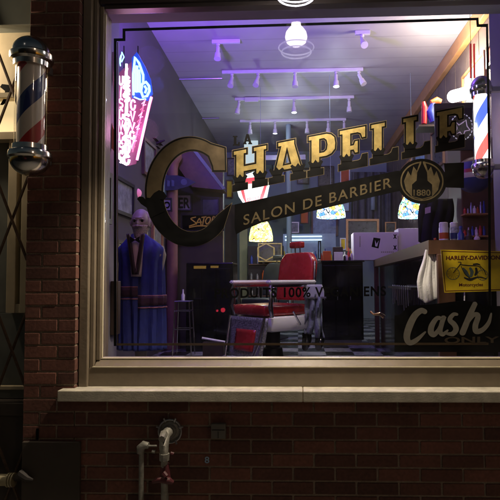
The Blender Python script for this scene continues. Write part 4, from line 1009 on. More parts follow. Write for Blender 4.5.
# hanging lamps
def pendant(px, y0, y1, r0px, r1px, Y, label, m, w, col):
    k = F/(Y+2.6); c = at(px, y1, Y); z1 = at(px, y0, Y).z; T = thing('pendant_lamp', c, label, 'lamp', 'stained glass pendant lamps')
    prof = [(r1px/k, c.z), (r1px/k*1.0, c.z+(z1-c.z)*.18), (r1px/k*.88, c.z+(z1-c.z)*.5), (r1px/k*.62, c.z+(z1-c.z)*.8), (r0px/k, z1)]
    mb = MB(); mb.lathe(prof, (c.x, Y, 0), seg=32)
    for f_ in [f_ for f_ in mb.bm.faces if len(f_.verts) > 4]: mb.bm.faces.remove(f_)
    mb.build('shade', m, T, smooth=True, solid=.004)
    MB().lathe([(r0px/k*1.1, z1), (r0px/k*.6, z1+.03), (.0025, z1+.05), (.0025, ZC-.003)], (c.x, Y, 0), seg=12).build('cord', 'plaster', T)
    MB().lathe([(.001,-.035),(.03,-.01),(.03,.02),(.012,.05)], (c.x, Y, c.z+(z1-c.z)*.5), seg=14).build('bulb', emi('pendant_bulb', (1, .92, .8), 8), T, smooth=True)
    lamp('POINT', (c.x, Y, c.z-.02), col, w, .06, 'lamp_glow', T)
stb = stained_mat('stained_blue', 2.4, 24)
sty = stained_mat('stained_yellow', 3.2, 30, [(1, .85, .35), (.95, .6, .15), (1, .9, .55), (.5, .75, .25), (1, .8, .3), (.9, .45, .1)])
pendant(331, 196, 217.5, 4, 14.5, 4.2, 'blue and yellow stained glass pendant lamp left of the curtain', stb, 9, (.95,.95,1))
pendant(413, 192, 217.5, 4, 14.5, 4.2, 'blue and yellow stained glass pendant lamp right of the curtain', stb, 7, (.95,.95,1))
pendant(261, 218, 241, 3, 12, 4.6, 'glowing yellow stained glass lamp above the dark barber chair', sty, 5, (1,.85,.5))
# shelf with mirror strip light behind the headrest
SM = thing('strip_light', at(302, 237, 6.6), 'thin horizontal strip light on the back wall behind the headrest', 'light')
for yy in (236, 239.5):
    a = at(285, yy, 7.0); b = at(322, yy+.8, 7.0); MB().box((a.x, 7.0, a.z), (b.x, 7.03, b.z)).build('tube', emi('strip_glow', (.7, .88, 1.0), 1.5), SM)
MB().box((at(283,234,7.04).x, 7.04, at(283,234,7.04).z), (at(336,262,7.04).x, 7.08, at(336,262,7.04).z)).build('backing_panel', mat('pale_blue_panel', (.28,.38,.50), .5), SM)
# clutter frames behind
back_frame((318, 241), (321, 259), 6.8, 'black', 'bluepic', 'small black framed card on the back counter', t=.8)
flat_frame('mirror', (258, 243), (282, 262), 6.2, 'gold', 'darkpic', 'dark mirror with gold edges under the yellow lamp', 'mirror', 1.2)
HX = thing('hexagon_frame', at(266, 262, 6.0), 'gold hexagonal frame hanging below the yellow lamp', 'frame')
hexa = lambda r: [(266+r*math.cos(R(a+30)), 252+r*math.sin(R(a+30))*.9) for a in range(0, 360, 60)]
shape('frame', [hexa(10), hexa(8.6)], 'gold', 5.9, HX, thick=.01)
BD = thing('back_door', at(244, 300, 7.0), 'pale green door post in the back left corner', 'door')
a = at(239.5, 232, 6.6); b = at(247.5, 310, 6.6); MB().box((a.x, 6.6, ZF+.001), (b.x, 6.7, a.z+.4), .004).build('post', mat('olive_paint', (.26,.26,.15), .6), BD)
a = at(225, 232, 6.9); b = at(237, 310, 6.9); MB().box((a.x, 6.9, ZF+.001), (b.x, 6.95, a.z+.5), .004).build('panel', 'darkbrown', BD)
DK = thing('dark_shelving', at(262, 300, 6.6), 'dark shelving against the back wall behind the chairs', 'shelving')
a = at(248, 246, 6.4); b = at(284, 330, 6.4); MB().box((a.x, 6.4, ZF+.001), (b.x, 6.7, a.z), .004).build('carcass', 'ironblk', DK)
for i in range(4):
    z = ZF+.25+i*.27; MB().box((a.x+.02, 6.33, z), (b.x-.02, 6.399, z+.02)).build('shelf', 'brownwood', DK)
random.seed(3)
for i in range(16):
    z = ZF+.27+(i % 4)*.27; xx = a.x+.05+(i//4)*.105+random.random()*.03; h_ = .1+random.random()*.08; r_ = .018+random.random()*.012
    o = MB().lathe([(r_, z+.001), (r_, z+h_*.7), (r_*.4, z+h_*.85), (r_*.4, z+h_)], (xx, 6.36, 0), seg=10).build('bottle', random.choice(['white','bluepl','orange','steel']), None, smooth=True)
    tag(o, 'small bottle on the dark shelving at the back', 'bottle', 'bottles on the dark shelving')

# pictures on the left wall
for i, (ya, yb, p0_, p1_, fm_, pm_, lb_) in enumerate([
    (1.85, 2.35, 150, 118, 'ironblk', 'darkpic', 'black framed dark print high on the left wall beneath the neon sign'),
    (2.55, 3.0, 176, 140, 'brownwood', 'paperpic', 'brown framed grey print on the left wall beside the big letter C'),
    (3.2, 3.6, 205, 160, 'ironblk', 'bluepic', 'black framed bluish print on the left wall near the column'),
    (1.8, 2.25, 300, 240, 'darkbrown', 'darkpic', 'dark framed picture low on the left wall behind the blue robe'),
    (2.9, 3.3, 250, 215, 'orangewood', 'paperpic', 'orange framed small print low on the left wall')]):
    frame_on_x('picture_frame', XL+.001, ya, yb, zat(p0_, (ya+yb)/2), zat(p1_, (ya+yb)/2), fm_, pm_, lb_)
# posters and frames at the back
for p0_, p1_, Y_, fm_, pm_, lb_ in [
    ((229,206),(236,222), 7.4, 'ironblk', 'orange', 'narrow orange print at the back left of the shop'),
    ((273,198),(284,216), 7.9, 'ironblk', 'paperpic', 'small black framed print behind the banner letters'),
    ((341,196),(350,212), 7.4, 'ironblk', 'bluepic', 'small blue print right of the left stained glass lamp'),
    ((385,222),(396,233), 6.6, 'orangewood', 'darkpic', 'small wooden framed photo above the white carton'),
    ((300,206),(309,224), 7.9, 'darkbrown', 'orange', 'small reddish print on the back wall above the headrest'),
    ((290,222),(299,233), 7.9, 'white', 'paperpic', 'white framed print above the strip light'),
    ((340,238),(346,250), 6.9, 'white', 'yellow', 'small yellow card on the back wall beside the gold framed mirror')]:
    flat_frame('picture_frame', p0_, p1_, Y_, fm_, pm_, lb_, t=1.1)
# boards and pictures crowding the right wall
for ya, yb, p0_, p1_, fm_, pm_, lb_ in [
    (3.3, 3.75, 152, 112, 'ironblk', 'paperpic', 'black framed print behind the toy figure on the right wall'),
    (4.0, 4.6, 170, 130, 'brownwood', 'darkpic', 'brown framed dark picture far along the right wall'),
    (4.9, 5.6, 190, 150, 'ironblk', 'bluepic', 'black framed blue picture near the back of the right wall'),
    (5.9, 6.6, 205, 165, 'orangewood', 'paperpic', 'wooden framed print at the far end of the right wall'),
    (2.1, 2.45, 66, 44, 'ironblk', 'orange', 'black framed orange print just under the cornice')]:
    frame_on_x('picture_frame', XR-.002, ya, yb, zat(p0_, (ya+yb)/2), zat(p1_, (ya+yb)/2), fm_, pm_, lb_, side=-1)
# black cabinet in the middle
Yb = 3.9
CB = thing('black_cabinet', (xat(345, Yb), Yb, ZF), 'tall black lacquered cabinet right of the red barber chair', 'cabinet')
a = xat(322, Yb); b = xat(363, Yb); ztc = zat(262.5, Yb)
MB().box((a, Yb, ZF+.06), (b, Yb+.45, ztc), .006).build('carcass', 'blackgloss', CB)
MB().box((a-.01, Yb-.015, ztc+.001), (b+.02, Yb+.46, ztc+.022), .004).build('top', 'blackgloss', CB)
MB().box((a+.02, Yb+.03, ZF+.001), (b-.02, Yb+.4, ZF+.059)).build('plinth', 'steel', CB)
for i in range(3): 
    w3 = (b-a-.03)/3; dd = MB().box((a+.01+i*w3+.006, Yb-.012, ZF+.09), (a+.01+(i+1)*w3-.006, Yb-.001, ztc-.04), .003).build('door', 'blackgloss', CB)
    MB().tube([(a+.03+i*w3, Yb-.02, ZF+.55), (a+.03+i*w3, Yb-.02, ZF+.67)], .005, 6).build('handle', 'steel', dd, smooth=True)
# things on the cabinet
def small_box(name, p0, p1, Y, d, m, label, cat):
    a = at(p0[0], p0[1], Y); b = at(p1[0], p1[1], Y)
    return tag(MB().box((a.x, Y, ztc+.0225), (b.x, Y+d, a.z), .003).build(name, m), label, cat)
small_box('toy_car', (323, 251), (331, 256), Yb+.1, .1, 'orange', 'small orange red box on top of the black cabinet', 'box')
small_box('dark_box', (333, 247), (343, 253), Yb+.12, .1, 'darkbrown', 'stack of dark boxes on top of the black cabinet', 'box')
small_box('white_card', (334, 252), (343, 256), Yb+.06, .05, 'white', 'white card in front of the dark boxes on the cabinet', 'card')
for i, (px, h_, m_) in enumerate([(347, .07, 'pinkpl'), (350, .05, 'ironblk'), (352, .09, 'pinkpl'), (345, .06, 'ironblk')]):
    xx = xat(px, Yb+.08); tag(MB().lathe([(.016, ztc+.023), (.017, ztc+.023+h_*.7), (.008, ztc+.023+h_)], (xx, Yb+.08, 0), seg=12).build('jar', m_, None, smooth=True), 'small jar on the edge of the black cabinet', 'jar', 'jars on the black cabinet')

for i, (px_, h_, r_, m_) in enumerate([(325.5,.16,.02,'bluepl'),(327.8,.12,.018,'white'),(337.5,.17,.016,'steel'),(340,.14,.02,'orange'),(345,.12,.022,'white'),(349,.17,.016,'redpl'),(351.5,.13,.018,'yellow')]):
    xx = xat(px_, Yb+.25); tag(MB().lathe([(r_, ztc+.023), (r_, ztc+.023+h_*.6), (r_*.4, ztc+.023+h_*.75), (r_*.4, ztc+.023+h_)], (xx, Yb+.25, 0), seg=12).build('bottle', m_, None, smooth=True), {'bluepl':'blue','white':['white','tall white'][i > 3],'steel':'silver','orange':'orange','redpl':'red','yellow':'yellow'}[m_]+' bottle on the black cabinet', 'bottle')
# counter on the right
zk1 = ztc+.022; zk0 = zk1-.085
CT = thing('bar_counter', (1.3, 2.5, ZF), 'brown wooden bar counter running back along the right wall', 'counter')
xe0 = xat(432, .62); 
mb = MB(); 
def cedge(y): 
    t = (y-.62)/(Yb-.05-.62); return .80 + (.93-.80)*t
va = [(cedge(.62), .62), (cedge(Yb-.05), Yb-.05), (XR-.004, Yb-.05), (XR-.004, .62)]
def slab(mb, pts, z0_, z1_):
    A = [mb.bm.verts.new((x, y, z0_)) for x, y in pts]; B = [mb.bm.verts.new((x, y, z1_)) for x, y in pts]
    mb.bm.faces.new(A[::-1]); mb.bm.faces.new(B)
    for i in range(len(pts)): j = (i+1) % len(pts); mb.bm.faces.new([A[i], A[j], B[j], B[i]])
    return mb
slab(mb, va, zk0, zk1).build('counter_top', 'brownwood', CT)
slab(MB(), [(x+.06 if x < 1.2 else x, y) for x, y in [(va[0][0], .66), (va[1][0], Yb-.08), va[2], (XR-.004, .66)]], ZF+.001, zk0-.001).build('counter_body', 'blackgloss', CT)
MB().box((cedge(Yb-.1)-.0, Yb-.14, ZF+.001), (cedge(Yb-.1)+.05, Yb-.09, zk0-.002), .003).build('corner_post', 'brownwood', CT)
a = xat(437, .60); b = xat(462, .60)
MB().box((a, .57, ZF+.3), (a+.10, .61, zk0-.002), .004).build('end_post', 'brownwood', CT)
mb = MB()
random.seed(11)
TR = thing('tool_rack', (cedge(1.9)+.03, 1.9, 1.3), 'rack of metal scissors and combs hung on the dark counter side', 'rack')
MB().box((cedge(1.5)-.0, 1.3, 1.42), (cedge(1.5)+.055, 2.3, 1.44)).build('rail', 'ironblk', TR)
for i in range(9):
    y = 1.35+i*.1; x = cedge(y)-.008; h_ = .08+.10*random.random()
    t_ = MB(); t_.tube([(x, y, 1.42), (x+.004, y+.01, 1.42-h_)], [.006,.003], 6); t_.tube([(x, y+.012*math.cos(a_), 1.435+.014*math.sin(a_)) for a_ in [R(q*45) for q in range(8)]], .003, 5, closed=True)
    t_.build('scissors', 'steel', TR, smooth=True)
bt = thing('bottle_opener', at(375, 315, 2.6), 'shiny brass tap fitting on the side of the counter', 'fitting')
c = at(376, 314, 2.3); mb = MB(); mb.tube([at(371,312,2.4), at(374,314.5,2.35), at(380,314,2.3), at(384,317,2.3)], [.012,.010,.018,.020], 10).build('fitting', mat('brass', (.8,.5,.25), .2, metal=1), bt, smooth=True)

# carton
Yx = Yb+.02
BX = thing('white_carton', (xat(380, Yx), Yx, zk1), 'pale carton with a black emblem resting on the counter end', 'box')
a = at(353.5, 232.5, Yx); b = at(399, 257, Yx)
MB().box((a.x, Yx, zk1+.002), (b.x, Yx+.30, a.z), .004).build('carton_body', 'cardboard', BX)
a2 = at(401, 229.5, Yx+.2); b2 = at(418, 257, Yx+.2)
MB().box((b.x+.006, Yx+.05, zk1+.002), (b2.x, Yx+.32, a2.z), .004).build('carton_flap', 'cardboard', BX)
shape('emblem', [(373.5,237.5),(380.5,238.5),(378.5,248.5),(371.5,246.8)], 'black', Yx-.001, BX)
shape('emblem_mark', [(375,240),(376.6,244),(378.8,240.4),(377.2,246.6),(375.2,246.2)], 'cardboard', Yx-.0025, BX)
shape('fold_line', [(359.5,236),(360.5,236),(360.5,247),(359.5,247)], 'greyletter', Yx-.001, BX)
for yy in (236.4, 247.4): words('print', 'x', 'black', Yx-.001, (393.2, yy+2), (396.8, yy+2), 4, BX, offset=.04)
shape('print', [[(381+i*1.9,251.4),(382.3+i*1.9,251.4),(382.3+i*1.9,252.8),(381+i*1.9,252.8)] for i in range(7)], 'greyletter', Yx-.001, BX)
shape('print', [(397.6,236),(398.6,236),(398.6,252),(397.6,252)], 'greyletter', Yx-.001, BX)

# cans on the counter
def can(px, y0, y1, rpx, Y, body, label, band=None, name='spray_can'):
    k = F/(Y+2.6); c = at(px, y1, Y); zz = zk1+.001; T = thing(name, (c.x, Y, zz), label, 'can'); h_ = at(px, y0, Y).z - zz; r_ = rpx/k
    MB().lathe([(r_, zz), (r_, zz+h_*.80), (r_*.9, zz+h_*.84)], (c.x, Y, 0), seg=20).build('can_body', body, T, smooth=True)
    MB().lathe([(r_*.92, zz+h_*.84), (r_*.92, zz+h_*.98), (r_*.8, zz+h_)], (c.x, Y, 0), seg=20).build('cap', 'white', T, smooth=True)
    if band: MB().lathe([(r_*1.01, zz+h_*.40), (r_*1.01, zz+h_*.62)], (c.x, Y, 0), seg=20).build('label_band', band, T, smooth=True)
can(444, 222.5, 248, 4.6, 1.75, 'white', 'white spray can with an orange band on the counter', 'orange')
can(454.5, 222.5, 248, 4.2, 1.80, mat('speckled_can', (.45,.48,.60), .4, var=.9, scale=60), 'speckled blue and white spray can beside the orange banded can', 'bluepl')
can(427.5, 235.5, 254, 4.4, 2.55, 'pinkpl', 'pale pink striped can standing left of the spray cans', 'greyletter')
for px_, y0_, rp_, Yc_, m_, lb_ in [
    (462, 226, 3.2, 1.35, 'bluepl', 'short blue bottle right of the speckled can'), (436, 238, 2.6, 2.1, 'orange', 'small orange bottle between the pink can and the white can'),
    (470, 230, 3.4, 1.3, 'darkbrown', 'brown glass bottle on the counter by the cupboard'), (420, 243, 3.0, 3.0, 'white', 'small white pot near the carton'), (478, 233, 3.0, 1.28, 'pinkpl', 'pale tub on the counter near the lit pole')]:
    xx_ = xat(px_, Yc_); zt2 = at(px_, y0_, Yc_).z; r2_ = rp_*(Yc_+2.6)/F; h2 = max(.05, zt2-zk1)
    tag(MB().lathe([(r2_, zk1+.001), (r2_*1.02, zk1+h2*.1), (r2_, zk1+h2*.62), (r2_*.45, zk1+h2*.75), (r2_*.42, zk1+h2*.86), (r2_*.55, zk1+h2*.87), (r2_*.5, zk1+h2)], (xx_, Yc_, 0), seg=18).build('bottle', m_, None, smooth=True), lb_, 'bottle')
# black coat on a stand behind the cans
BC = thing('black_coat', at(432, 250, 2.4), 'black cloth hanging behind the cans on the counter', 'coat')
def coatfn(u, v):
    l = 423 - 5*math.sin(min(1, v*1.6)*math.pi*.6) + (4 if v > .85 else 0); r = 451 + 1.5*math.sin(v*7)
    return at(l+(r-l)*u, 199+50*v, 2.35 - .05*math.sin(u*3.1) - .012*math.sin(u*21+v*3))
MB().grid(coatfn, 30, 20).build('cloth', mat('black_wool', (.012,.012,.014), .9), BC, smooth=True, solid=.02)
MB().grid(lambda u, v: at(425+5.5*u, 208-1.5*u+6*v, 2.24), 3, 3).build('pink_patch', 'pinkpl', BC, solid=.004)
# towel
TW = thing('hanging_towel', at(429, 305, .72), 'white towel hanging from the edge of the counter', 'towel')
def towfn(u, v):
    w0 = 3.4 + 8.0*min(1, v*1.5)**.8; cx_ = 429.5 - 1.0*v
    px = cx_ + (u-.5)*2*w0 + (.8*math.sin(v*8)); py = 250 + (52 - 6*abs(u-.35)*2 + 3*u)*v
    return at(px, py, .66 - (.009*math.sin(u*13+v*2.2)+.005*math.sin(u*29-v*3))*(.3+v) - .02*v)
MB().grid(towfn, 40, 30).build('cloth', 'towel', TW, smooth=True, solid=.006)
# yellow tin sign
Yt = .40
TS = thing('tin_sign', at(468, 292, Yt), 'yellow tin motorcycle sign standing in the right of the window', 'sign')
shape('tin_panel', [(440.6,249.6),(506,251.4),(502,291),(444.2,292.6)], 'yellow', Yt, TS, thick=.003)
shape('border', [[(441.8,250.8),(504.8,252.5),(501,289.9),(445.2,291.4)], [(442.5,251.5),(504,253.2),(500.4,289.2),(445.8,290.7)]], 'tin_red', Yt-.0034, TS)
words('lettering', 'HARLEY-DAVIDSON', 'tin_red', Yt-.0036, (446, 259.8), (500, 259.4), 4.0, TS, offset=.03)
words('lettering', 'Motorcycles', 'tin_red', Yt-.0036, (459, 286.4), (483, 286.0), 3.2, TS, offset=.012)
for cx_, cy_, rr, nm in ((453, 273.5, 6.6, 'front_wheel'), (482.5, 275, 5.6, 'rear_wheel')):
    shape('drawn_wheel', [arc(cx_, cy_, rr, rr*.95, 0, 350, 30), arc(cx_, cy_, rr-.5, rr*.95-.5, 0, 350, 30)], 'greenprint', Yt-.0036, TS)
    shape('drawn_wheel', [[(cx_+math.cos(R(a))*1.0, cy_-math.sin(R(a))*1.0),(cx_+math.cos(R(a+4))*rr*.9, cy_-math.sin(R(a+4))*rr*.9),(cx_+math.cos(R(a+6))*rr*.9, cy_-math.sin(R(a+6))*rr*.9)] for a in range(0, 360, 30)], 'tin_red', Yt-.0038, TS, offset=0)
for pts, ws, m_ in (([(453,273),(459,266),(461,262.5),(458,262)], [.5,.8,.8,.4], 'tin_black'), ([(460,264.5),(468,265.5),(478,266),(481,269)], [.9,.9,.8,.6], 'tin_black'), ([(473,264.4),(477,263.9),(480,264.8)], [1.2,1.6,.8], 'tin_black'),
    ([(463,268),(466,272),(469,277)], [1.2,3.2,2], 'greenprint'), ([(464,277.5),(470,279.5),(478,277),(486,278.5)], [.9,2.6,1.2,.8], 'tin_black'), ([(461,266),(465,274),(470,278)], [.6,.7,.6], 'tin_black'), ([(470,268),(472,272),(471,276)], [2.2,3.4,2.4], 'greenprint'),
    ([(476,268),(476.5,272),(475,275)], [2.0,2.6,1.6], 'tin_black'), ([(480,266),(484,270),(486,275)], [.7,.9,.6], 'tin_black')):
    shape('drawn_motorcycle', stroke(pts, ws), m_, Yt-.004-.0003*random.random(), TS)
mb = MB(); mb.tube([at(464.5,291,Yt+.008), at(464.5,345,Yt+.008)], .0035, 6); mb.tube([at(490.5,289,Yt+.008), at(490.5,345,Yt+.008)], .0035, 6); mb.build('stand_rod', 'white', TS, smooth=True)

# right wall: wood cupboard, round sign, ball, fluorescent lamp, boards
WC = thing('wooden_cupboard', (1.5, 1.9, ZF), 'tall reddish brown cupboard against the right wall', 'cupboard')
a = at(462, 145, 2.1); b = at(490, 250, 2.1)
MB().box((a.x, 2.15, zk1+.002), (XR-.005, 2.55, zat(140, 2.15)), .008).build('carcass', 'brownwood', WC)
DB = thing('dark_board', at(452, 145, 1.9), 'dark board with an unlit white dotted neon ring and star outline', 'sign')
shape('board', [(434,104),(474,103),(474,150),(436,151)], mat('dark_olive_board', (.06,.055,.045), .4), 1.95, DB, thick=.015)
for i in range(22):
    a = R(i*360/22); c = at(461.5+11*math.cos(a), 127+13*math.sin(a), 1.92); d = at(461.5+11*math.cos(a+.16), 127+13*math.sin(a+.16), 1.92)
    MB().tube([c, d], .005, 6).build('dash', emi('dash_white', (.8,.8,.9), .25, (.7,.7,.75)), DB)  # unlit dashes, with a faint glow put into their material
st = [(455,121),(459,125),(463,122.5),(466,120),(467,126),(470,130),(465,131),(463,136),(460,132),(455,134.5),(457,128)]
MB().tube([at(x, y, 1.92) for x, y in st], .005, 6, closed=True).build('star_tube', emi('dim_pink_tube', (.8,.6,.85), .22, (.7,.6,.7)), DB, smooth=True)  # star outline glows weakly too, though it is unlit
BA = thing('beach_ball', at(476, 176, 1.4), 'blue and red round ball partly behind the lit barber pole', 'ball')
c = at(474, 175, 1.5)
m, t, b_ = new_mat('ball_panels'); N = t.nodes; tc = N.new('ShaderNodeTexCoord'); sp = N.new('ShaderNodeSeparateXYZ'); t.links.new(tc.outputs['Object'], sp.inputs[0])
rp = N.new('ShaderNodeValToRGB'); rp.color_ramp.interpolation = 'CONSTANT'; e = rp.color_ramp.elements
e[0].color = (.02,.03,.16,1); e[1].position = .36; e[1].color = (.45,.35,.4,1); q = e.new(.5); q.color = (.3,.02,.03,1); q = e.new(.6); q.color = (.03,.04,.18,1); q = e.new(.82); q.color = (.15,.08,.04,1)
mr = N.new('ShaderNodeMapRange'); mr.inputs['From Min'].default_value = -.14; mr.inputs['From Max'].default_value = .14; t.links.new(sp.outputs['Z'], mr.inputs['Value']); t.links.new(mr.outputs[0], rp.inputs['Fac']); t.links.new(rp.outputs[0], b_.inputs['Base Color']); b_.inputs['Roughness'].default_value = .35
BA.location = c
MB().lathe([(.0005,-.14)]+[(.14*math.cos(R(a)), .14*math.sin(R(a))) for a in range(-80, 90, 10)]+[(.0005,.14)], (0,0,0), seg=32).build('ball', m, BA, smooth=True, local=True)
MB().tube([(c.x, c.y, c.z+.13), (c.x, c.y, ZC-.003)], .002, 5).build('cord', 'black', BA)
FL = thing('wall_lamp', at(460, 95, 2.0), 'very bright white tube lamp high on the right wall', 'lamp')
MB().tube([at(453, 96.5, 3.0), at(469, 92.5, 2.6)], .065, 14).build('tube', emi('tube_glow', (1, .96, .86), 25), FL, smooth=True)
lamp('POINT', at(452, 64, 2.75), (1.0, .86, .68), 62, .09, 'lamp_glow', FL)
frame_on_x('picture_frame', XR-.002, 1.35, 1.85, zat(112, 1.6), zat(62, 1.6), 'ironblk', 'darkpic', 'dark framed picture high on the right wall', side=-1)
frame_on_x('picture_frame', XR-.002, 2.5, 3.2, zat(118, 2.9), zat(70, 2.9), 'orangewood', 'paperpic', 'orange framed print farther along the right wall', side=-1)
RN = thing('red_rope_light', at(472, 76, 1.1), 'vertical pair of red strips at the top right of the shop', 'strip')
for q in (470.5, 474): MB().tube([at(q, 44, 1.55), at(q+.5, 78, 1.55)], .008, 8).build('strip', emi('red_strip', (.9,.08,.05), .5, (.5,.04,.03)), RN, smooth=True)
TY = thing('toy_figure', at(431, 126, 3.0), 'small orange and blue toy figure on a shelf on the right wall', 'toy')
c = at(432, 122, 3.0)
mb = MB(); mb.tube([at(424,124,3), at(424.5,108,3), at(423.5,102,3)], [.03,.035,.02], 10).build('legs', 'redpl', TY, smooth=True)
mb = MB(); mb.tube([at(433,122,3), at(430,112,3), at(434,103,3)], [.035,.05,.03], 12).build('body', 'bluepl', TY, smooth=True)
mb = MB(); mb.tube([at(431,103,3), at(437,101,3), at(441,102,3)], [.03,.045,.03], 12).build('head', 'orange', TY, smooth=True)
MB().box((at(418,125,3).x, 2.95, at(418,126,3).z-.02), (XR-.004, 3.2, at(418,126,3).z)).build('shelf', 'darkbrown', TY)

NT = thing('track_light', (.25, 1.25, ZC), 'added unseen ceiling track by the window with one spotlight to brighten the chair', 'track light', 'track lights on the ceiling')  # unseen track and spot, added to light the chair from the front
MB().box((-.3, 1.232, ZC-.045), (.8, 1.268, ZC-.003), .003).build('rail', 'fixture', NT)
MB().tube([(.25, 1.25, ZC-.045), (.25, 1.25, ZC-.10), (.22, 1.29, ZC-.17), (.19, 1.33, ZC-.23)], [.01,.02,.03,.036], 12).build('spot_head', 'fixture', NT, smooth=True)
g_ = lamp('SPOT', (.18, 1.36, ZC-.27), (1.0, .93, .86), 95, .03, 'added_chair_light', NT, spot_size=R(36), spot_blend=.6)
g_.rotation_euler = (Vector((.18, 1.36, ZC-.27)) - Vector((cX, cY-.05, 1.25))).to_track_quat('Z', 'Y').to_euler()

# more goods: wall shelf on the cupboard side, back shelf, back wall prints
rc = random.Random(21)
SF = thing('wall_shelf', (xat(320, 7.0), 7.0, zat(262, 6.9)), 'long dark shelf on the back wall beside the headrest', 'shelf')
a = at(280, 261, 6.9); b = at(348, 263.5, 6.9); MB().box((a.x, 6.8, b.z), (b.x, 7.038, a.z)).build('board', 'darkbrown', SF)
for i in range(22):
    px_ = 281 + i*2.9 + rc.random()*.8
    if 289 < px_ < 308: continue
    xx = xat(px_, 6.9); h_ = .08 + .10*rc.random(); r_ = .016+.010*rc.random()
    tag(MB().lathe([(r_, a.z+.001), (r_, a.z+h_*.62), (r_*.4, a.z+h_*.78), (r_*.4, a.z+h_)], (xx, 6.9, 0), seg=10).build('bottle', rc.choice(['white','bluepl','orange','redpl','yellow','steel','pinkpl']), None, smooth=True), 'small bottle on the long shelf on the back wall', 'bottle', 'bottles on the back wall shelf')
for p0_, p1_, fm_, pm_, lb_ in [((227,158),(240,176),'ironblk','paperpic','black framed grey print left of the shield sign'), ((226,180),(233,198),'brownwood','yellow','small yellow print in a brown frame left of the shield sign'),
    ((272,164),(285,182),'ironblk','bluepic','blue print in a black frame above the letter A'), ((297,168),(309,184),'darkbrown','paperpic','brown framed print behind the letter P'),
    ((318,166),(334,186),'ironblk','darkpic','dark picture on the back wall behind the letter E'), ((340,168),(350,184),'white','orange','white framed orange print high on the back wall')]:
    flat_frame('picture_frame', p0_, p1_, YB-.03, fm_, pm_, lb_, t=1.1)
RS = thing('side_shelf', (xat(468, 2.1), 2.1, zat(214, 2.08)), 'two small shelves on the front of the tall brown cupboard', 'shelf')
for yy, n_ in ((214, 7), (236, 6)):
    a = at(463, yy, 2.08); b = at(487, yy+1.2, 2.08); MB().box((a.x, 2.03, b.z), (b.x, 2.149, a.z)).build('board', 'orangewood', RS)
    for i in range(n_):
        xx = a.x + .02 + i*(b.x-a.x-.04)/(n_-1); h_ = .05+.07*rc.random(); r_ = .010+.006*rc.random()
        tag(MB().lathe([(r_, a.z+.001), (r_, a.z+h_*.65), (r_*.45, a.z+h_*.8), (r_*.45, a.z+h_)], (xx, 2.09, 0), seg=10).build('bottle', rc.choice(['white','bluepl','orange','redpl','steel','pinkpl']), None, smooth=True), 'small bottle on the cupboard shelves right of the spray cans', 'bottle', 'bottles on the cupboard shelves')

# ------------------------------------------------------------------ across the street (only its reflection shows)
CR = thing('parked_car', (-1.6, -6.2, -.12), 'dark parked car at the far kerb seen as a reflection', 'car')
pts = [(-3.6,.25),(-3.65,.75),(-3.4,.95),(-2.7,1.05),(-2.1,1.52),(-.6,1.56),(-.15,1.1),(.35,1.0),(.5,.8),(.48,.25)]
mb = MB(); mb.prism(pts, -7.0, -5.3); bmesh.ops.bevel(mb.bm, geom=mb.bm.edges[:], offset=.04, segments=2, affect='EDGES'); mb.build('body', 'carpaint', CR, smooth=True)
for x in (-2.9, -.35): MB().lathe([(.01,-5.28),(.30,-5.28),(.33,-5.31),(.33,-5.45)], (x, 0, .21), axis='Y', seg=24).build('wheel', 'rubber', CR)
MB().prism([(-2.45,1.1),(-2.0,1.46),(-.72,1.48),(-.35,1.12)], -5.296, -5.29).build('side_window', 'glassdark', CR)
cz = 1.04; MB().lathe([(.001,-5.24),(.022,-5.245),(.034,-5.27),(.034,-5.29)], (-1.16,0,cz), axis='Y', seg=16).build('tail_light', emi('tail_red', (1, .04, .08), 4), CR)
MB().lathe([(.001,-5.24),(.012,-5.245),(.018,-5.27),(.018,-5.29)], (-1.25,0,cz-.01), axis='Y', seg=16).build('tail_light', emi('tail_red', (1, .04, .08), 4), CR)
OB = thing('opposite_shop', (-3, -14, -.12), 'dark building across the street with a lit yellow window strip, seen as a reflection', 'building')
MB().box((-14, -14.4, -.12), (14, -14, 7)).build('wall', 'darkbrown', OB)
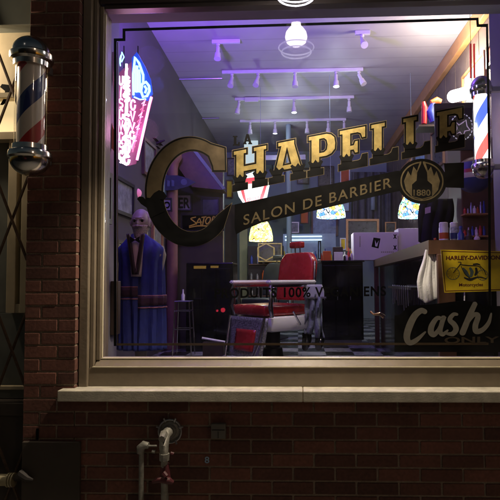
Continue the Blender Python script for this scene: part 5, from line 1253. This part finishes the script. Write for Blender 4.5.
MB().box((-3.35, -13.99, 1.88), (-2.95, -13.97, 1.97)).build('lit_strip', emi('yellow_strip', (1, .58, .12), 1.6), OB)
MB().box((-2.8, -13.99, 1.90), (-2.55, -13.97, 1.97)).build('lit_strip', emi('yellow_strip', (1, .58, .12), 1.6), OB)
SL = thing('street_lamp', (5.5, -9, -.12), 'street lamp across the road behind the viewer', 'street lamp')
MB().tube([(7.5,-9,-.12),(7.5,-9,6.2),(6.6,-8.9,6.6)], .06, 10).build('pole', 'ironblk', SL)
MB().box((6.2,-9.05,6.55), (6.7,-8.8,6.65)).build('lamp_head', emi('street_glow', (1,.7,.4), 5), SL)
lamp('POINT', (6.4, -8.9, 6.4), (1.0, .72, .52), 98, .15, 'street_light', SL)

# ------------------------------------------------------------------ night sky, faint moon
wd = bpy.data.worlds.new('World'); SC.world = wd; wd.use_nodes = True; nt = wd.node_tree
sky = nt.nodes.new('ShaderNodeTexSky'); sky.sky_type = 'NISHITA'; sky.sun_disc = False; sky.sun_elevation = R(2); sky.sun_rotation = R(140)
nt.links.new(sky.outputs[0], nt.nodes['Background'].inputs['Color']); nt.nodes['Background'].inputs['Strength'].default_value = 0.035
sl = bpy.data.lights.new('sun', 'SUN'); sl.energy = 0.006; sl.angle = R(.5); sl.color = (1, .9, .8)
so = bpy.data.objects.new('sun', sl); COL.objects.link(so); so.rotation_euler = (R(50), 0, R(-20))
# general shop light comes from a few real spotlights on the tracks
for px, y in ((336, 65.5), (294, 94), (275, 117)):
    Y = F*HZ/(280-y) - 2.6; p = at(px, y, Y)
    lamp('POINT', (p.x, Y, ZC-.35), (.80, .9, 1.0), 5.0, .08, 'track_glow')

SC.view_settings.view_transform = 'Standard'; SC.view_settings.look = 'None'; SC.view_settings.exposure = 0.0; SC.view_settings.gamma = 1.0
SC.view_settings.use_curve_mapping = False
SC.render.engine = 'CYCLES'
SC.cycles.max_bounces = 8; SC.cycles.transparent_max_bounces = 16
SC.render.resolution_x = 1024; SC.render.resolution_y = 1024
